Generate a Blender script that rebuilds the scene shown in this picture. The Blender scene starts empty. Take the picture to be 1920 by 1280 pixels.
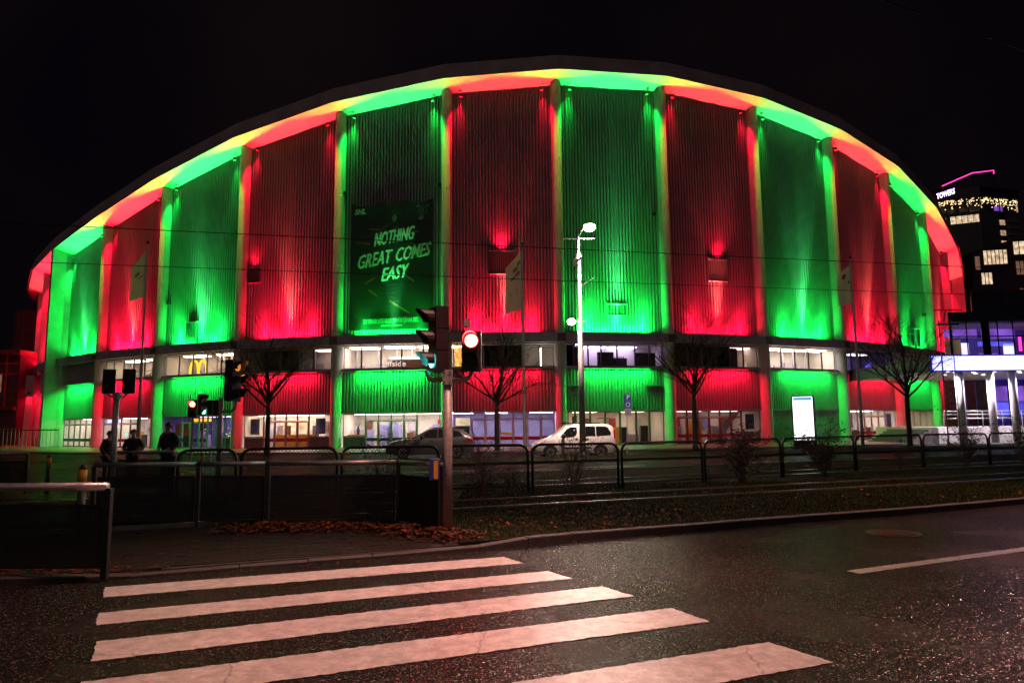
import bpy, bmesh, math, random
from math import sin, cos, pi, radians, sqrt, atan2
from mathutils import Vector, Matrix
random.seed(7)
scene = bpy.context.scene
C = scene.collection

# ------------------------------------------------------------------ camera, sky, exposure
EYE = 1.75
cam_data = bpy.data.cameras.new('camera')
cam = bpy.data.objects.new('camera', cam_data)
C.objects.link(cam)
RT = Vector((0.9998445, -0.0143335, -0.0102717))
UP = Vector((0.0085039, -0.1183670, 0.9929335))
FW = Vector((0.0154481, 0.9928665, 0.1182267))
M = Matrix((RT, UP, -FW)).transposed().to_4x4()
M.translation = Vector((0, 0, EYE))
cam.matrix_world = M
cam_data.sensor_width = 36.0
cam_data.lens = 1315.53 / 1920 * 36.0
cam_data.clip_start = 0.1
cam_data.clip_end = 3000
scene.camera = cam

world = bpy.data.worlds.new('World')
scene.world = world
world.use_nodes = True
wn = world.node_tree.nodes
wl = world.node_tree.links
wn.clear()
wo = wn.new('ShaderNodeOutputWorld')
bg = wn.new('ShaderNodeBackground')
tc = wn.new('ShaderNodeTexCoord')
nz = wn.new('ShaderNodeTexNoise')
nz.inputs['Scale'].default_value = 2.2
nz.inputs['Detail'].default_value = 3
cr = wn.new('ShaderNodeValToRGB')
cr.color_ramp.elements[0].position = 0.35
cr.color_ramp.elements[0].color = (0.0010, 0.0007, 0.0020, 1)
cr.color_ramp.elements[1].position = 0.75
cr.color_ramp.elements[1].color = (0.0046, 0.0026, 0.0030, 1)
wl.new(tc.outputs['Generated'], nz.inputs['Vector'])
wl.new(nz.outputs['Fac'], cr.inputs['Fac'])
wl.new(cr.outputs['Color'], bg.inputs['Color'])
bg.inputs['Strength'].default_value = 1.0
wl.new(bg.outputs['Background'], wo.inputs['Surface'])

# dim glow of the city on a winter night: one very weak, very wide sun
SUN_STRENGTH = 0.10
sd = bpy.data.lights.new('night_glow', 'SUN')
sd.energy = SUN_STRENGTH
sd.angle = radians(70)
sd.color = (1.0, 0.72, 0.74)
so = bpy.data.objects.new('night_glow', sd)
C.objects.link(so)
so.rotation_euler = (radians(52), 0, radians(-28))

scene.view_settings.view_transform = 'Standard'
scene.view_settings.look = 'None'
scene.view_settings.exposure = 0.0
scene.view_settings.gamma = 1.0
scene.view_settings.use_curve_mapping = False
scene.render.engine = 'CYCLES'
scene.cycles.max_bounces = 6
scene.cycles.diffuse_bounces = 3
scene.cycles.glossy_bounces = 3
scene.cycles.transparent_max_bounces = 16
scene.cycles.use_denoising = True
scene.cycles.sample_clamp_indirect = 4.0
scene.cycles.use_light_tree = True

RED = (1.0, 0.003, 0.030)
GREEN = (0.004, 1.0, 0.075)
EAVE_RED = (1.0, 0.10, 0.085)
EAVE_GREEN = (0.085, 1.0, 0.26)
FLOOD_UP = 1.0      # strength of the wall floods
FLOOD_DOWN = 1.0
FLOOD_EAVE = 1.0
STREET = 1.0

# ------------------------------------------------------------------ materials
def new_mat(name):
    m = bpy.data.materials.new(name)
    m.use_nodes = True
    return m, m.node_tree.nodes, m.node_tree.links

def mat(name, col, rough=0.6, metal=0.0, var=0.25, scale=3.0, bump=0.0, bscale=40.0, rvar=0.0, spec=0.5, coat=0.0, detail=4.0):
    m, n, l = new_mat(name)
    p = n['Principled BSDF']
    p.inputs['Roughness'].default_value = rough
    p.inputs['Metallic'].default_value = metal
    p.inputs['Specular IOR Level'].default_value = spec
    if coat:
        p.inputs['Coat Weight'].default_value = coat
        p.inputs['Coat Roughness'].default_value = 0.08
    t = n.new('ShaderNodeTexCoord')
    if var > 0 or rvar > 0:
        q = n.new('ShaderNodeTexNoise')
        q.inputs['Scale'].default_value = scale
        q.inputs['Detail'].default_value = detail
        q.inputs['Roughness'].default_value = 0.6
        l.new(t.outputs['Object'], q.inputs['Vector'])
        r = n.new('ShaderNodeValToRGB')
        r.color_ramp.elements[0].position = 0.3
        r.color_ramp.elements[1].position = 0.7
        r.color_ramp.elements[0].color = tuple(c * (1 - var) for c in col) + (1,)
        r.color_ramp.elements[1].color = tuple(min(1, c * (1 + var)) for c in col) + (1,)
        l.new(q.outputs['Fac'], r.inputs['Fac'])
        l.new(r.outputs['Color'], p.inputs['Base Color'])
        if rvar:
            mr = n.new('ShaderNodeMapRange')
            mr.inputs['From Min'].default_value = 0.3
            mr.inputs['From Max'].default_value = 0.7
            mr.inputs['To Min'].default_value = max(0.03, rough - rvar)
            mr.inputs['To Max'].default_value = min(1, rough + rvar)
            l.new(q.outputs['Fac'], mr.inputs['Value'])
            l.new(mr.outputs['Result'], p.inputs['Roughness'])
    else:
        p.inputs['Base Color'].default_value = tuple(col) + (1,)
    if bump:
        b = n.new('ShaderNodeTexNoise')
        b.inputs['Scale'].default_value = bscale
        b.inputs['Detail'].default_value = 3
        l.new(t.outputs['Object'], b.inputs['Vector'])
        bp = n.new('ShaderNodeBump')
        bp.inputs['Strength'].default_value = bump
        bp.inputs['Distance'].default_value = 0.02
        l.new(b.outputs['Fac'], bp.inputs['Height'])
        l.new(bp.outputs['Normal'], p.inputs['Normal'])
    return m

def emis(name, col, strength, var=0.0, scale=2.0):
    m, n, l = new_mat(name)
    p = n['Principled BSDF']
    p.inputs['Base Color'].default_value = tuple(min(1, c) * 0.5 for c in col) + (1,)
    p.inputs['Emission Color'].default_value = tuple(col) + (1,)
    p.inputs['Emission Strength'].default_value = strength
    if var:
        t = n.new('ShaderNodeTexCoord')
        q = n.new('ShaderNodeTexNoise')
        q.inputs['Scale'].default_value = scale
        l.new(t.outputs['Object'], q.inputs['Vector'])
        mr = n.new('ShaderNodeMapRange')
        mr.inputs['From Min'].default_value = 0.3
        mr.inputs['From Max'].default_value = 0.7
        mr.inputs['To Min'].default_value = strength * (1 - var)
        mr.inputs['To Max'].default_value = strength * (1 + var)
        l.new(q.outputs['Fac'], mr.inputs['Value'])
        l.new(mr.outputs['Result'], p.inputs['Emission Strength'])
    return m

def glass_mat(name, tint=(0.92, 0.93, 0.95), refl=1.0):
    m, n, l = new_mat(name)
    n.remove(n['Principled BSDF'])
    o = n['Material Output']
    tr = n.new('ShaderNodeBsdfTransparent')
    tr.inputs['Color'].default_value = tint + (1,)
    gl = n.new('ShaderNodeBsdfGlossy')
    gl.inputs['Roughness'].default_value = 0.03
    fr = n.new('ShaderNodeFresnel')
    fr.inputs['IOR'].default_value = 1.5
    mx = n.new('ShaderNodeMixShader')
    l.new(fr.outputs['Fac'], mx.inputs['Fac'])
    l.new(tr.outputs['BSDF'], mx.inputs[1])
    l.new(gl.outputs['BSDF'], mx.inputs[2])
    l.new(mx.outputs['Shader'], o.inputs['Surface'])
    return m

def paint_mat():
    """thermoplastic road marking: tyre wear, chips that show the asphalt, hair cracks"""
    m, n, l = new_mat('road_paint')
    p = n['Principled BSDF']
    t = n.new('ShaderNodeTexCoord')
    def noise(sc, det, ro=0.6):
        q = n.new('ShaderNodeTexNoise'); q.inputs['Scale'].default_value = sc; q.inputs['Detail'].default_value = det; q.inputs['Roughness'].default_value = ro
        l.new(t.outputs['Object'], q.inputs['Vector']); return q
    def ramp(src, a, ca, b, cb):
        r = n.new('ShaderNodeValToRGB'); e = r.color_ramp.elements
        e[0].position = a; e[0].color = ca + (1,); e[1].position = b; e[1].color = cb + (1,)
        l.new(src, r.inputs['Fac']); return r
    def mix(f, a, b):
        x = n.new('ShaderNodeMix'); x.data_type = 'RGBA'
        l.new(f, x.inputs['Factor']); l.new(a, x.inputs[6]); l.new(b, x.inputs[7]); return x.outputs[2]
    base = ramp(noise(1.1, 6).outputs['Fac'], 0.3, (0.60, 0.585, 0.57), 0.7, (0.78, 0.765, 0.75))
    grime = ramp(noise(7, 8, 0.75).outputs['Fac'], 0.42, (0.34, 0.32, 0.31), 0.60, (0.76, 0.75, 0.735))
    g = n.new('ShaderNodeMix'); g.data_type = 'RGBA'; g.blend_type = 'MULTIPLY'; g.inputs['Factor'].default_value = 0.75
    l.new(base.outputs['Color'], g.inputs[6]); l.new(grime.outputs['Color'], g.inputs[7])
    chips = ramp(noise(46, 3, 0.7).outputs['Fac'], 0.60, (0, 0, 0), 0.65, (1, 1, 1))
    zone = ramp(noise(0.9, 3).outputs['Fac'], 0.42, (0, 0, 0), 0.60, (1, 1, 1))
    cz = n.new('ShaderNodeMath'); cz.operation = 'MULTIPLY'
    l.new(chips.outputs['Color'], cz.inputs[0]); l.new(zone.outputs['Color'], cz.inputs[1])
    v = n.new('ShaderNodeTexVoronoi'); v.feature = 'DISTANCE_TO_EDGE'; v.inputs['Scale'].default_value = 0.42
    wv = n.new('ShaderNodeVectorMath'); wv.operation = 'ADD'
    wn2 = noise(2.2, 5)
    ws = n.new('ShaderNodeVectorMath'); ws.operation = 'SCALE'; ws.inputs['Scale'].default_value = 0.35
    l.new(wn2.outputs['Color'], ws.inputs[0])
    l.new(t.outputs['Object'], wv.inputs[0]); l.new(ws.outputs['Vector'], wv.inputs[1]); l.new(wv.outputs['Vector'], v.inputs['Vector'])
    crk = ramp(v.outputs['Distance'], 0.0008, (0.8, 0.8, 0.8), 0.0025, (0, 0, 0))
    mx = n.new('ShaderNodeMath'); mx.operation = 'MAXIMUM'
    l.new(cz.outputs['Value'], mx.inputs[0]); l.new(crk.outputs['Color'], mx.inputs[1])
    dk = n.new('ShaderNodeRGB'); dk.outputs[0].default_value = (0.05, 0.046, 0.043, 1)
    l.new(mix(mx.outputs['Value'], g.outputs[2], dk.outputs[0]), p.inputs['Base Color'])
    p.inputs['Roughness'].default_value = 0.36
    b = n.new('ShaderNodeBump'); b.inputs['Strength'].default_value = 0.3; b.inputs['Distance'].default_value = 0.01
    l.new(noise(60, 3).outputs['Fac'], b.inputs['Height']); l.new(b.outputs['Normal'], p.inputs['Normal'])
    return m

def cloth_mat(name, col, trans=0.5):
    m, n, l = new_mat(name)
    n.remove(n['Principled BSDF'])
    t = n.new('ShaderNodeTexCoord'); q = n.new('ShaderNodeTexNoise'); q.inputs['Scale'].default_value = 2.5
    l.new(t.outputs['Object'], q.inputs['Vector'])
    r = n.new('ShaderNodeValToRGB')
    r.color_ramp.elements[0].color = tuple(c * 0.85 for c in col) + (1,); r.color_ramp.elements[1].color = tuple(col) + (1,)
    l.new(q.outputs['Fac'], r.inputs['Fac'])
    a = n.new('ShaderNodeBsdfDiffuse'); b = n.new('ShaderNodeBsdfTranslucent'); mx = n.new('ShaderNodeMixShader')
    mx.inputs['Fac'].default_value = trans
    l.new(r.outputs['Color'], a.inputs['Color']); l.new(r.outputs['Color'], b.inputs['Color'])
    l.new(a.outputs['BSDF'], mx.inputs[1]); l.new(b.outputs['BSDF'], mx.inputs[2])
    l.new(mx.outputs['Shader'], n['Material Output'].inputs['Surface'])
    return m

def asphalt_mat():
    m, n, l = new_mat('wet_asphalt')
    n.remove(n['Principled BSDF'])
    df = n.new('ShaderNodeBsdfDiffuse'); gl = n.new('ShaderNodeBsdfGlossy'); ms = n.new('ShaderNodeMixShader')
    fr = n.new('ShaderNodeFresnel'); fr.inputs['IOR'].default_value = 1.33
    mn = n.new('ShaderNodeMath'); mn.operation = 'MINIMUM'; mn.inputs[1].default_value = 0.08
    l.new(fr.outputs['Fac'], mn.inputs[0]); l.new(mn.outputs['Value'], ms.inputs['Fac'])
    l.new(df.outputs['BSDF'], ms.inputs[1]); l.new(gl.outputs['BSDF'], ms.inputs[2])
    l.new(ms.outputs['Shader'], n['Material Output'].inputs['Surface'])
    t = n.new('ShaderNodeTexCoord')
    big = n.new('ShaderNodeTexNoise'); big.inputs['Scale'].default_value = 0.5; big.inputs['Detail'].default_value = 6
    l.new(t.outputs['Object'], big.inputs['Vector'])
    vor = n.new('ShaderNodeTexVoronoi'); vor.inputs['Scale'].default_value = 92
    l.new(t.outputs['Object'], vor.inputs['Vector'])
    sep = n.new('ShaderNodeSeparateColor')
    l.new(vor.outputs['Color'], sep.inputs['Color'])
    cr = n.new('ShaderNodeValToRGB')
    e = cr.color_ramp.elements
    e[0].position = 0.0; e[0].color = (0.007, 0.006, 0.0058, 1)
    e[1].position = 1.0; e[1].color = (0.18, 0.165, 0.155, 1)
    q = e.new(0.55); q.color = (0.009, 0.0078, 0.0074, 1)
    q = e.new(0.82); q.color = (0.019, 0.0165, 0.0155, 1)
    q = e.new(0.94); q.color = (0.05, 0.045, 0.042, 1)
    l.new(sep.outputs['Red'], cr.inputs['Fac'])
    mx = n.new('ShaderNodeMix'); mx.data_type = 'RGBA'; mx.blend_type = 'MULTIPLY'; mx.inputs['Factor'].default_value = 1.0
    cb = n.new('ShaderNodeValToRGB')
    cb.color_ramp.elements[0].position = 0.25; cb.color_ramp.elements[0].color = (0.65, 0.65, 0.65, 1)
    cb.color_ramp.elements[1].position = 0.75; cb.color_ramp.elements[1].color = (1, 1, 1, 1)
    l.new(big.outputs['Fac'], cb.inputs['Fac'])
    l.new(cr.outputs['Color'], mx.inputs[6]); l.new(cb.outputs['Color'], mx.inputs[7])
    l.new(mx.outputs[2], df.inputs['Color'])
    mr = n.new('ShaderNodeMapRange')
    mr.inputs['From Min'].default_value = 0.2; mr.inputs['From Max'].default_value = 0.8
    mr.inputs['To Min'].default_value = 0.16; mr.inputs['To Max'].default_value = 0.34
    l.new(big.outputs['Fac'], mr.inputs['Value'])
    l.new(mr.outputs['Result'], gl.inputs['Roughness'])
    # each stone is tilted a little its own way: the wet glints of the surface
    geo = n.new('ShaderNodeNewGeometry')
    sub = n.new('ShaderNodeVectorMath'); sub.operation = 'SUBTRACT'; sub.inputs[1].default_value = (0.5, 0.5, 0.5)
    l.new(vor.outputs['Color'], sub.inputs[0])
    sc_ = n.new('ShaderNodeVectorMath'); sc_.operation = 'SCALE'; sc_.inputs['Scale'].default_value = 0.52
    l.new(sub.outputs['Vector'], sc_.inputs[0])
    ad = n.new('ShaderNodeVectorMath'); ad.operation = 'ADD'
    l.new(geo.outputs['Normal'], ad.inputs[0]); l.new(sc_.outputs['Vector'], ad.inputs[1])
    no = n.new('ShaderNodeVectorMath'); no.operation = 'NORMALIZE'
    l.new(ad.outputs['Vector'], no.inputs[0])
    l.new(no.outputs['Vector'], gl.inputs['Normal']); l.new(no.outputs['Vector'], fr.inputs['Normal'])
    return m

MT = {}
MT['asphalt'] = asphalt_mat()
MT['paint'] = paint_mat()
MT['granite'] = mat('kerb_granite', (0.042, 0.036, 0.034), 0.7, var=0.35, scale=14, bump=0.4, bscale=50)
MT['brick'] = mat('paving_brick', (0.014, 0.0105, 0.009), 0.7, spec=0.2, var=0.4, scale=5, bump=0.3, bscale=60)
MT['mortar'] = mat('paving_bed', (0.03, 0.026, 0.024), 0.8, var=0.3, scale=8)
MT['soil'] = mat('soil', (0.014, 0.017, 0.006), 0.95, spec=0.05, var=0.5, scale=4, bump=0.5, bscale=25)
MT['pavement'] = mat('concrete_pavement', (0.12, 0.112, 0.11), 0.42, var=0.3, scale=1.5, bump=0.15, bscale=30, rvar=0.15)
MT['steel'] = mat('rail_steel', (0.45, 0.43, 0.42), 0.28, 0.9, var=0.2, scale=6)
MT['galv'] = mat('galvanised_steel', (0.55, 0.53, 0.52), 0.38, 0.75, var=0.25, scale=9, rvar=0.1)
MT['pole'] = mat('weathered_galvanised_pole', (0.36, 0.32, 0.30), 0.5, 0.3, var=0.3, scale=16, bump=0.1, bscale=60)
MT['black'] = mat('black_paint', (0.018, 0.017, 0.018), 0.42, 0.0, var=0.3, scale=8)
MT['blackplastic'] = mat('black_plastic', (0.022, 0.02, 0.021), 0.5, var=0.2, scale=5)
MT['visor'] = mat('signal_visor', (0.03, 0.018, 0.018), 0.4, var=0.2, scale=5)
MT['wire'] = mat('dark_wire', (0.02, 0.018, 0.018), 0.5, 0.5, var=0.2, scale=8)
MT['clad'] = mat('ribbed_metal_cladding', (0.27, 0.27, 0.28), 0.5, 0.0, var=0.14, scale=0.8, rvar=0.12, detail=8)
MT['concrete'] = mat('pale_concrete', (0.56, 0.54, 0.53), 0.7, var=0.12, scale=1.2, bump=0.1, bscale=12)
MT['soffit'] = mat('eave_boards', (0.62, 0.61, 0.60), 0.6, var=0.08, scale=0.7)
MT['fascia'] = mat('dark_fascia', (0.42, 0.34, 0.33), 0.55, var=0.25, scale=0.6, rvar=0.1)
MT['beam'] = mat('painted_steel_beam', (0.45, 0.39, 0.45), 0.5, var=0.18, scale=1.2)
MT['frame'] = mat('window_frame', (0.16, 0.13, 0.14), 0.45, var=0.2, scale=4)
MT['palegrey'] = mat('pale_grey_frame', (0.38, 0.34, 0.38), 0.45, var=0.15, scale=4)
MT['doorframe'] = mat('aluminium_door_frame', (0.42, 0.38, 0.38), 0.4, 0.4, var=0.2, scale=6)
MT['roof'] = mat('roof_felt', (0.06, 0.06, 0.065), 0.8, var=0.3, scale=0.5)
MT['glass'] = glass_mat('glass')
MT['darkglass'] = mat('dark_glass', (0.012, 0.012, 0.014), 0.06, var=0.0, spec=0.8)
MT['room'] = mat('room_plaster', (0.66, 0.60, 0.54), 0.8, var=0.12, scale=0.9)
MT['roomdark'] = mat('room_dark_panel', (0.06, 0.05, 0.05), 0.7, var=0.4, scale=1.5)
MT['roomblue'] = mat('room_violet_wall', (0.26, 0.24, 0.5), 0.7, var=0.3, scale=0.8)
MT['roomfloor'] = mat('room_floor', (0.22, 0.18, 0.16), 0.4, var=0.3, scale=2)
MT['bark'] = mat('bark', (0.045, 0.035, 0.03), 0.85, var=0.4, scale=12, bump=0.5, bscale=30)
MT['twig'] = mat('twig_bark', (0.10, 0.065, 0.05), 0.8, var=0.3, scale=20)
MT['vanpaint'] = mat('white_van_paint', (0.78, 0.76, 0.74), 0.28, var=0.05, scale=2, coat=0.6)
MT['suvpaint'] = mat('silver_grey_paint', (0.26, 0.25, 0.25), 0.25, 0.55, var=0.06, scale=2, coat=0.8)
MT['tyre'] = mat('tyre_rubber', (0.015, 0.015, 0.015), 0.75, var=0.2, scale=20)
MT['rim'] = mat('alloy_rim', (0.4, 0.39, 0.39), 0.3, 0.8, var=0.1, scale=8)
MT['carglass'] = mat('car_glass', (0.01, 0.011, 0.012), 0.05, var=0.0, spec=0.9)
MT['redlens'] = mat('red_lens', (0.45, 0.01, 0.012), 0.15, var=0.1, scale=8)
MT['headlens'] = mat('headlamp_lens', (0.55, 0.55, 0.56), 0.1, 0.3, var=0.2, scale=20)
MT['yellow'] = mat('yellow_band', (0.72, 0.30, 0.015), 0.4, var=0.12, scale=14)
MT['bluebox'] = mat('blue_plastic', (0.02, 0.035, 0.22), 0.4, var=0.2, scale=8)
MT['signblue'] = mat('sign_blue', (0.05, 0.08, 0.42), 0.35, var=0.08, scale=6)
MT['white'] = mat('white_paint', (0.76, 0.75, 0.74), 0.45, var=0.08, scale=3)
MT['flag'] = cloth_mat('flag_cloth', (0.82, 0.80, 0.79), 0.5)
MT['flagprint'] = mat('flag_dark_print', (0.30, 0.22, 0.22), 0.8, var=0.2, scale=6)
MT['flagred'] = mat('flag_red_print', (0.5, 0.09, 0.08), 0.8, var=0.1, scale=6)
MT['banner'] = mat('banner_cloth', (0.010, 0.012, 0.011), 0.45, var=0.35, scale=0.45)
MT['bannerprint'] = mat('banner_white_print', (0.66, 0.68, 0.66), 0.55, var=0.3, scale=2.2)
MT['bannergrey'] = mat('banner_grey_print', (0.12, 0.13, 0.12), 0.55, var=0.45, scale=2.5)
MT['bannersmall'] = mat('banner_small_print', (0.17, 0.18, 0.17), 0.6, var=0.15, scale=2)
MT['bannerdim'] = mat('banner_dim_print', (0.03, 0.034, 0.03), 0.55, var=0.6, scale=2.5)
MT['browncounter'] = mat('brown_counter', (0.16, 0.06, 0.035), 0.5, var=0.4, scale=2)
MT['bannerred'] = mat('banner_red_streak', (0.42, 0.05, 0.025), 0.55, var=0.3, scale=2)
MT['leafa'] = mat('dead_leaf_brown', (0.09, 0.03, 0.015), 0.8, spec=0.1, var=0.5, scale=6)
MT['leafb'] = mat('dead_leaf_orange', (0.24, 0.06, 0.018), 0.8, spec=0.1, var=0.4, scale=6)
MT['leafc'] = mat('dead_leaf_dark', (0.04, 0.015, 0.01), 0.8, spec=0.1, var=0.4, scale=6)
MT['grass'] = mat('grass_blades', (0.026, 0.040, 0.006), 0.8, var=0.5, scale=1.2, spec=0.08)
MT['shrubleaf'] = mat('shrub_leaf', (0.045, 0.04, 0.018), 0.6, var=0.5, scale=3)
MT['iron'] = mat('cast_iron', (0.012, 0.011, 0.010), 0.3, 0.0, var=0.3, scale=10)
MT['coat'] = mat('dark_coat', (0.028, 0.027, 0.032), 0.85, var=0.3, scale=10)
MT['coatb'] = mat('brown_coat', (0.035, 0.02, 0.018), 0.85, var=0.3, scale=10)
MT['coato'] = mat('orange_jacket', (0.6, 0.11, 0.03), 0.8, var=0.2, scale=10)
MT['trouser'] = mat('dark_trousers', (0.02, 0.02, 0.025), 0.85, var=0.3, scale=10)
MT['skin'] = mat('skin', (0.42, 0.25, 0.19), 0.55, var=0.1, scale=10)
MT['hair'] = mat('dark_hair', (0.018, 0.012, 0.01), 0.6, var=0.3, scale=30)
MT['redtile'] = mat('dark_red_facade', (0.12, 0.03, 0.03), 0.6, var=0.3, scale=1.2)
MT['redframe'] = mat('red_painted_frame', (0.4, 0.05, 0.06), 0.5, var=0.2, scale=3)
MT['hotel'] = mat('dark_stone_facade', (0.035, 0.032, 0.045), 0.5, var=0.3, scale=0.4)
MT['towerclad'] = mat('tower_cladding', (0.12, 0.11, 0.15), 0.5, var=0.15, scale=0.3)
MT['towerdark'] = mat('tower_dark_glass', (0.02, 0.02, 0.028), 0.2, var=0.2, scale=0.3)
MT['alu'] = mat('truss_aluminium', (0.22, 0.21, 0.22), 0.4, 0.7, var=0.2, scale=6)
MT['orangewall'] = mat('orange_wall', (0.75, 0.33, 0.07), 0.7, var=0.2, scale=1)
MT['redband'] = mat('red_door_band', (0.35, 0.02, 0.025), 0.5, var=0.2, scale=4)
MT['greenband'] = mat('dark_green_band', (0.05, 0.07, 0.055), 0.5, var=0.2, scale=4)
MT['e_lamp'] = emis('lamp_glow', (1.0, 0.82, 0.66), 60)
MT['e_room'] = emis('room_light', (1.0, 0.80, 0.58), 9)
MT['e_roomw'] = emis('room_light_white', (1.0, 0.88, 0.76), 13)
MT['e_roomv'] = emis('room_light_violet', (0.72, 0.56, 1.0), 7)
MT['e_roomdim'] = emis('room_light_dim', (1.0, 0.70, 0.64), 3.5)
MT['e_red'] = emis('signal_red', (1.0, 0.06, 0.05), 26)
MT['e_redfar'] = emis('signal_red_far', (1.0, 0.10, 0.07), 14)
MT['e_green'] = emis('signal_green', (0.10, 1.0, 0.86), 10)
MT['e_amber'] = emis('signal_amber_reflex', (1.0, 0.36, 0.05), 0.7)  # emission put in for an amber reflection on the lens
MT['e_flood_r'] = emis('flood_lens_red', RED, 5)
MT['e_flood_g'] = emis('flood_lens_green', GREEN, 5)
MT['e_led'] = emis('led_board', (0.36, 0.36, 1.0), 3.2, 0.03, 0.4)
MT['e_blue'] = emis('blue_edge', (0.03, 0.02, 0.5), 0.35)
MT['e_totem'] = emis('light_box_face', (0.95, 0.98, 1.0), 2.2)
MT['e_totemtop'] = emis('light_box_print', (0.12, 0.5, 0.85), 0.8)
MT['e_yellow'] = emis('yellow_neon', (1.0, 0.72, 0.03), 1.2)
MT['e_warmwin'] = emis('lit_window_warm', (1.0, 0.62, 0.36), 0.45, 0.6, 1.2)
MT['e_warmdim'] = emis('lit_window_dim', (1.0, 0.58, 0.36), 0.12, 0.6, 1.2)
MT['e_whitewin'] = emis('lit_window_white', (1.0, 0.74, 0.47), 0.75, 0.6, 1.6)
MT['e_pink'] = emis('pink_neon', (1.0, 0.04, 0.40), 2.2)
MT['e_violetsign'] = emis('violet_white_sign', (0.62, 0.48, 1.0), 4.0)
MT['e_violetwin'] = emis('violet_window', (0.36, 0.14, 0.9), 0.6, 0.5, 0.7)
MT['e_bluewin'] = emis('blue_glow', (0.12, 0.12, 1.0), 0.9, 0.5, 0.8)
MT['e_signviolet'] = emis('shop_sign_violet', (0.55, 0.5, 1.0), 2.2)
MT['e_orange'] = emis('orange_sign', (1.0, 0.42, 0.08), 1.8, 0.4, 3)
MT['e_sparkle'] = emis('fairy_light', (1.0, 0.70, 0.34), 2.2)
MT['e_text'] = emis('lit_letters', (1.0, 0.85, 0.74), 0.75)
MT['e_down'] = emis('downlight_lens', (1.0, 0.85, 0.9), 14)
MT['e_teal'] = emis('teal_glow', (0.1, 0.9, 0.7), 2.0)

# ------------------------------------------------------------------ helpers
class MB:
    """collects shapes; xf maps local points; build() links ONE mesh object"""
    def __init__(s, xf=None):
        s.v = []; s.f = []; s.xf = xf
    def add(s, vs, fs):
        b = len(s.v)
        if s.xf: vs = [s.xf(*p) for p in vs]
        s.v += [tuple(p) for p in vs]
        s.f += [tuple(b + i for i in f) for f in fs]
        return s
    def box(s, x0, x1, y0, y1, z0, z1):
        return s.add([(x0, y0, z0), (x1, y0, z0), (x1, y1, z0), (x0, y1, z0), (x0, y0, z1), (x1, y0, z1), (x1, y1, z1), (x0, y1, z1)],
                     [(3, 2, 1, 0), (4, 5, 6, 7), (0, 1, 5, 4), (1, 2, 6, 5), (2, 3, 7, 6), (3, 0, 4, 7)])
    def quad(s, a, b, c, d):
        return s.add([a, b, c, d], [(0, 1, 2, 3)])
    def tube(s, pts, r, n=8, caps=True):
        pts = [Vector(p) for p in pts]
        rs = r if isinstance(r, (list, tuple)) else [r] * len(pts)
        vs, fs = [], []
        prev = None
        for i, p in enumerate(pts):
            if i == 0: d = pts[1] - p
            elif i == len(pts) - 1: d = p - pts[i - 1]
            else: d = (pts[i + 1] - p).normalized() + (p - pts[i - 1]).normalized()
            if d.length < 1e-9: d = Vector((0, 0, 1))
            d.normalize()
            if prev is None:
                a = Vector((1, 0, 0)) if abs(d.x) < 0.9 else Vector((0, 1, 0))
                u = d.cross(a).normalized()
            else:
                u = (prev - d * prev.dot(d)).normalized()
            prev = u
            w = d.cross(u)
            for k in range(n):
                t = 2 * pi * k / n
                vs.append(p + (u * cos(t) + w * sin(t)) * rs[i])
        for i in range(len(pts) - 1):
            for k in range(n):
                fs.append((i * n + k, i * n + (k + 1) % n, (i + 1) * n + (k + 1) % n, (i + 1) * n + k))
        if caps:
            fs.append(tuple(range(n))[::-1])
            fs.append(tuple((len(pts) - 1) * n + k for k in range(n)))
        return s.add(vs, fs)
    def disc(s, c, nrm, r, n=16, th=0.0):
        nrm = Vector(nrm).normalized()
        c = Vector(c)
        if th: return s.tube([c, c + nrm * th], r, n)
        a = Vector((0, 0, 1)) if abs(nrm.z) < 0.9 else Vector((1, 0, 0))
        u = nrm.cross(a).normalized(); w = nrm.cross(u)
        return s.add([c + (u * cos(2 * pi * k / n) + w * sin(2 * pi * k / n)) * r for k in range(n)], [tuple(range(n))])
    def poly(s, pts2, z0, z1):
        n = len(pts2)
        return s.add([(x, y, z0) for x, y in pts2] + [(x, y, z1) for x, y in pts2],
                     [tuple(range(n))[::-1], tuple(n + i for i in range(n))] + [(i, (i + 1) % n, n + (i + 1) % n, n + i) for i in range(n)])
    def ball(s, c, r, n=10, m=6, sz=1.0):
        vs, fs = [], []
        for i in range(m + 1):
            t = pi * i / m
            for k in range(n):
                a = 2 * pi * k / n
                vs.append((c[0] + r * sin(t) * cos(a), c[1] + r * sin(t) * sin(a), c[2] + r * sz * cos(t)))
        for i in range(m):
            for k in range(n):
                fs.append((i * n + k, i * n + (k + 1) % n, (i + 1) * n + (k + 1) % n, (i + 1) * n + k))
        return s.add(vs, fs)
    def mesh(s, name, m, smooth=False):
        me = bpy.data.meshes.new(name)
        me.from_pydata(s.v, [], s.f)
        me.validate()
        if smooth:
            for p in me.polygons: p.use_smooth = True
        me.materials.append(m)
        me.update()
        return me
    def build(s, name, m, parent=None, smooth=False):
        o = bpy.data.objects.new(name, s.mesh(name, m, smooth))
        C.objects.link(o)
        if parent: o.parent = parent
        return o

def tag(o, label=None, cat=None, group=None, kind=None):
    if label: o['label'] = label
    if cat: o['category'] = cat
    if group: o['group'] = group
    if kind: o['kind'] = kind
    return o

def thing(name, label, cat, loc=(0, 0, 0), rz=0.0, group=None):
    o = bpy.data.objects.new(name, None)
    C.objects.link(o)
    o.location = loc
    o.rotation_euler = (0, 0, rz)
    o.empty_display_size = 0.3
    return tag(o, label, cat, group)

def structure(name, mb, m, smooth=False):
    return tag(mb.build(name, m, None, smooth), kind='structure')

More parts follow.
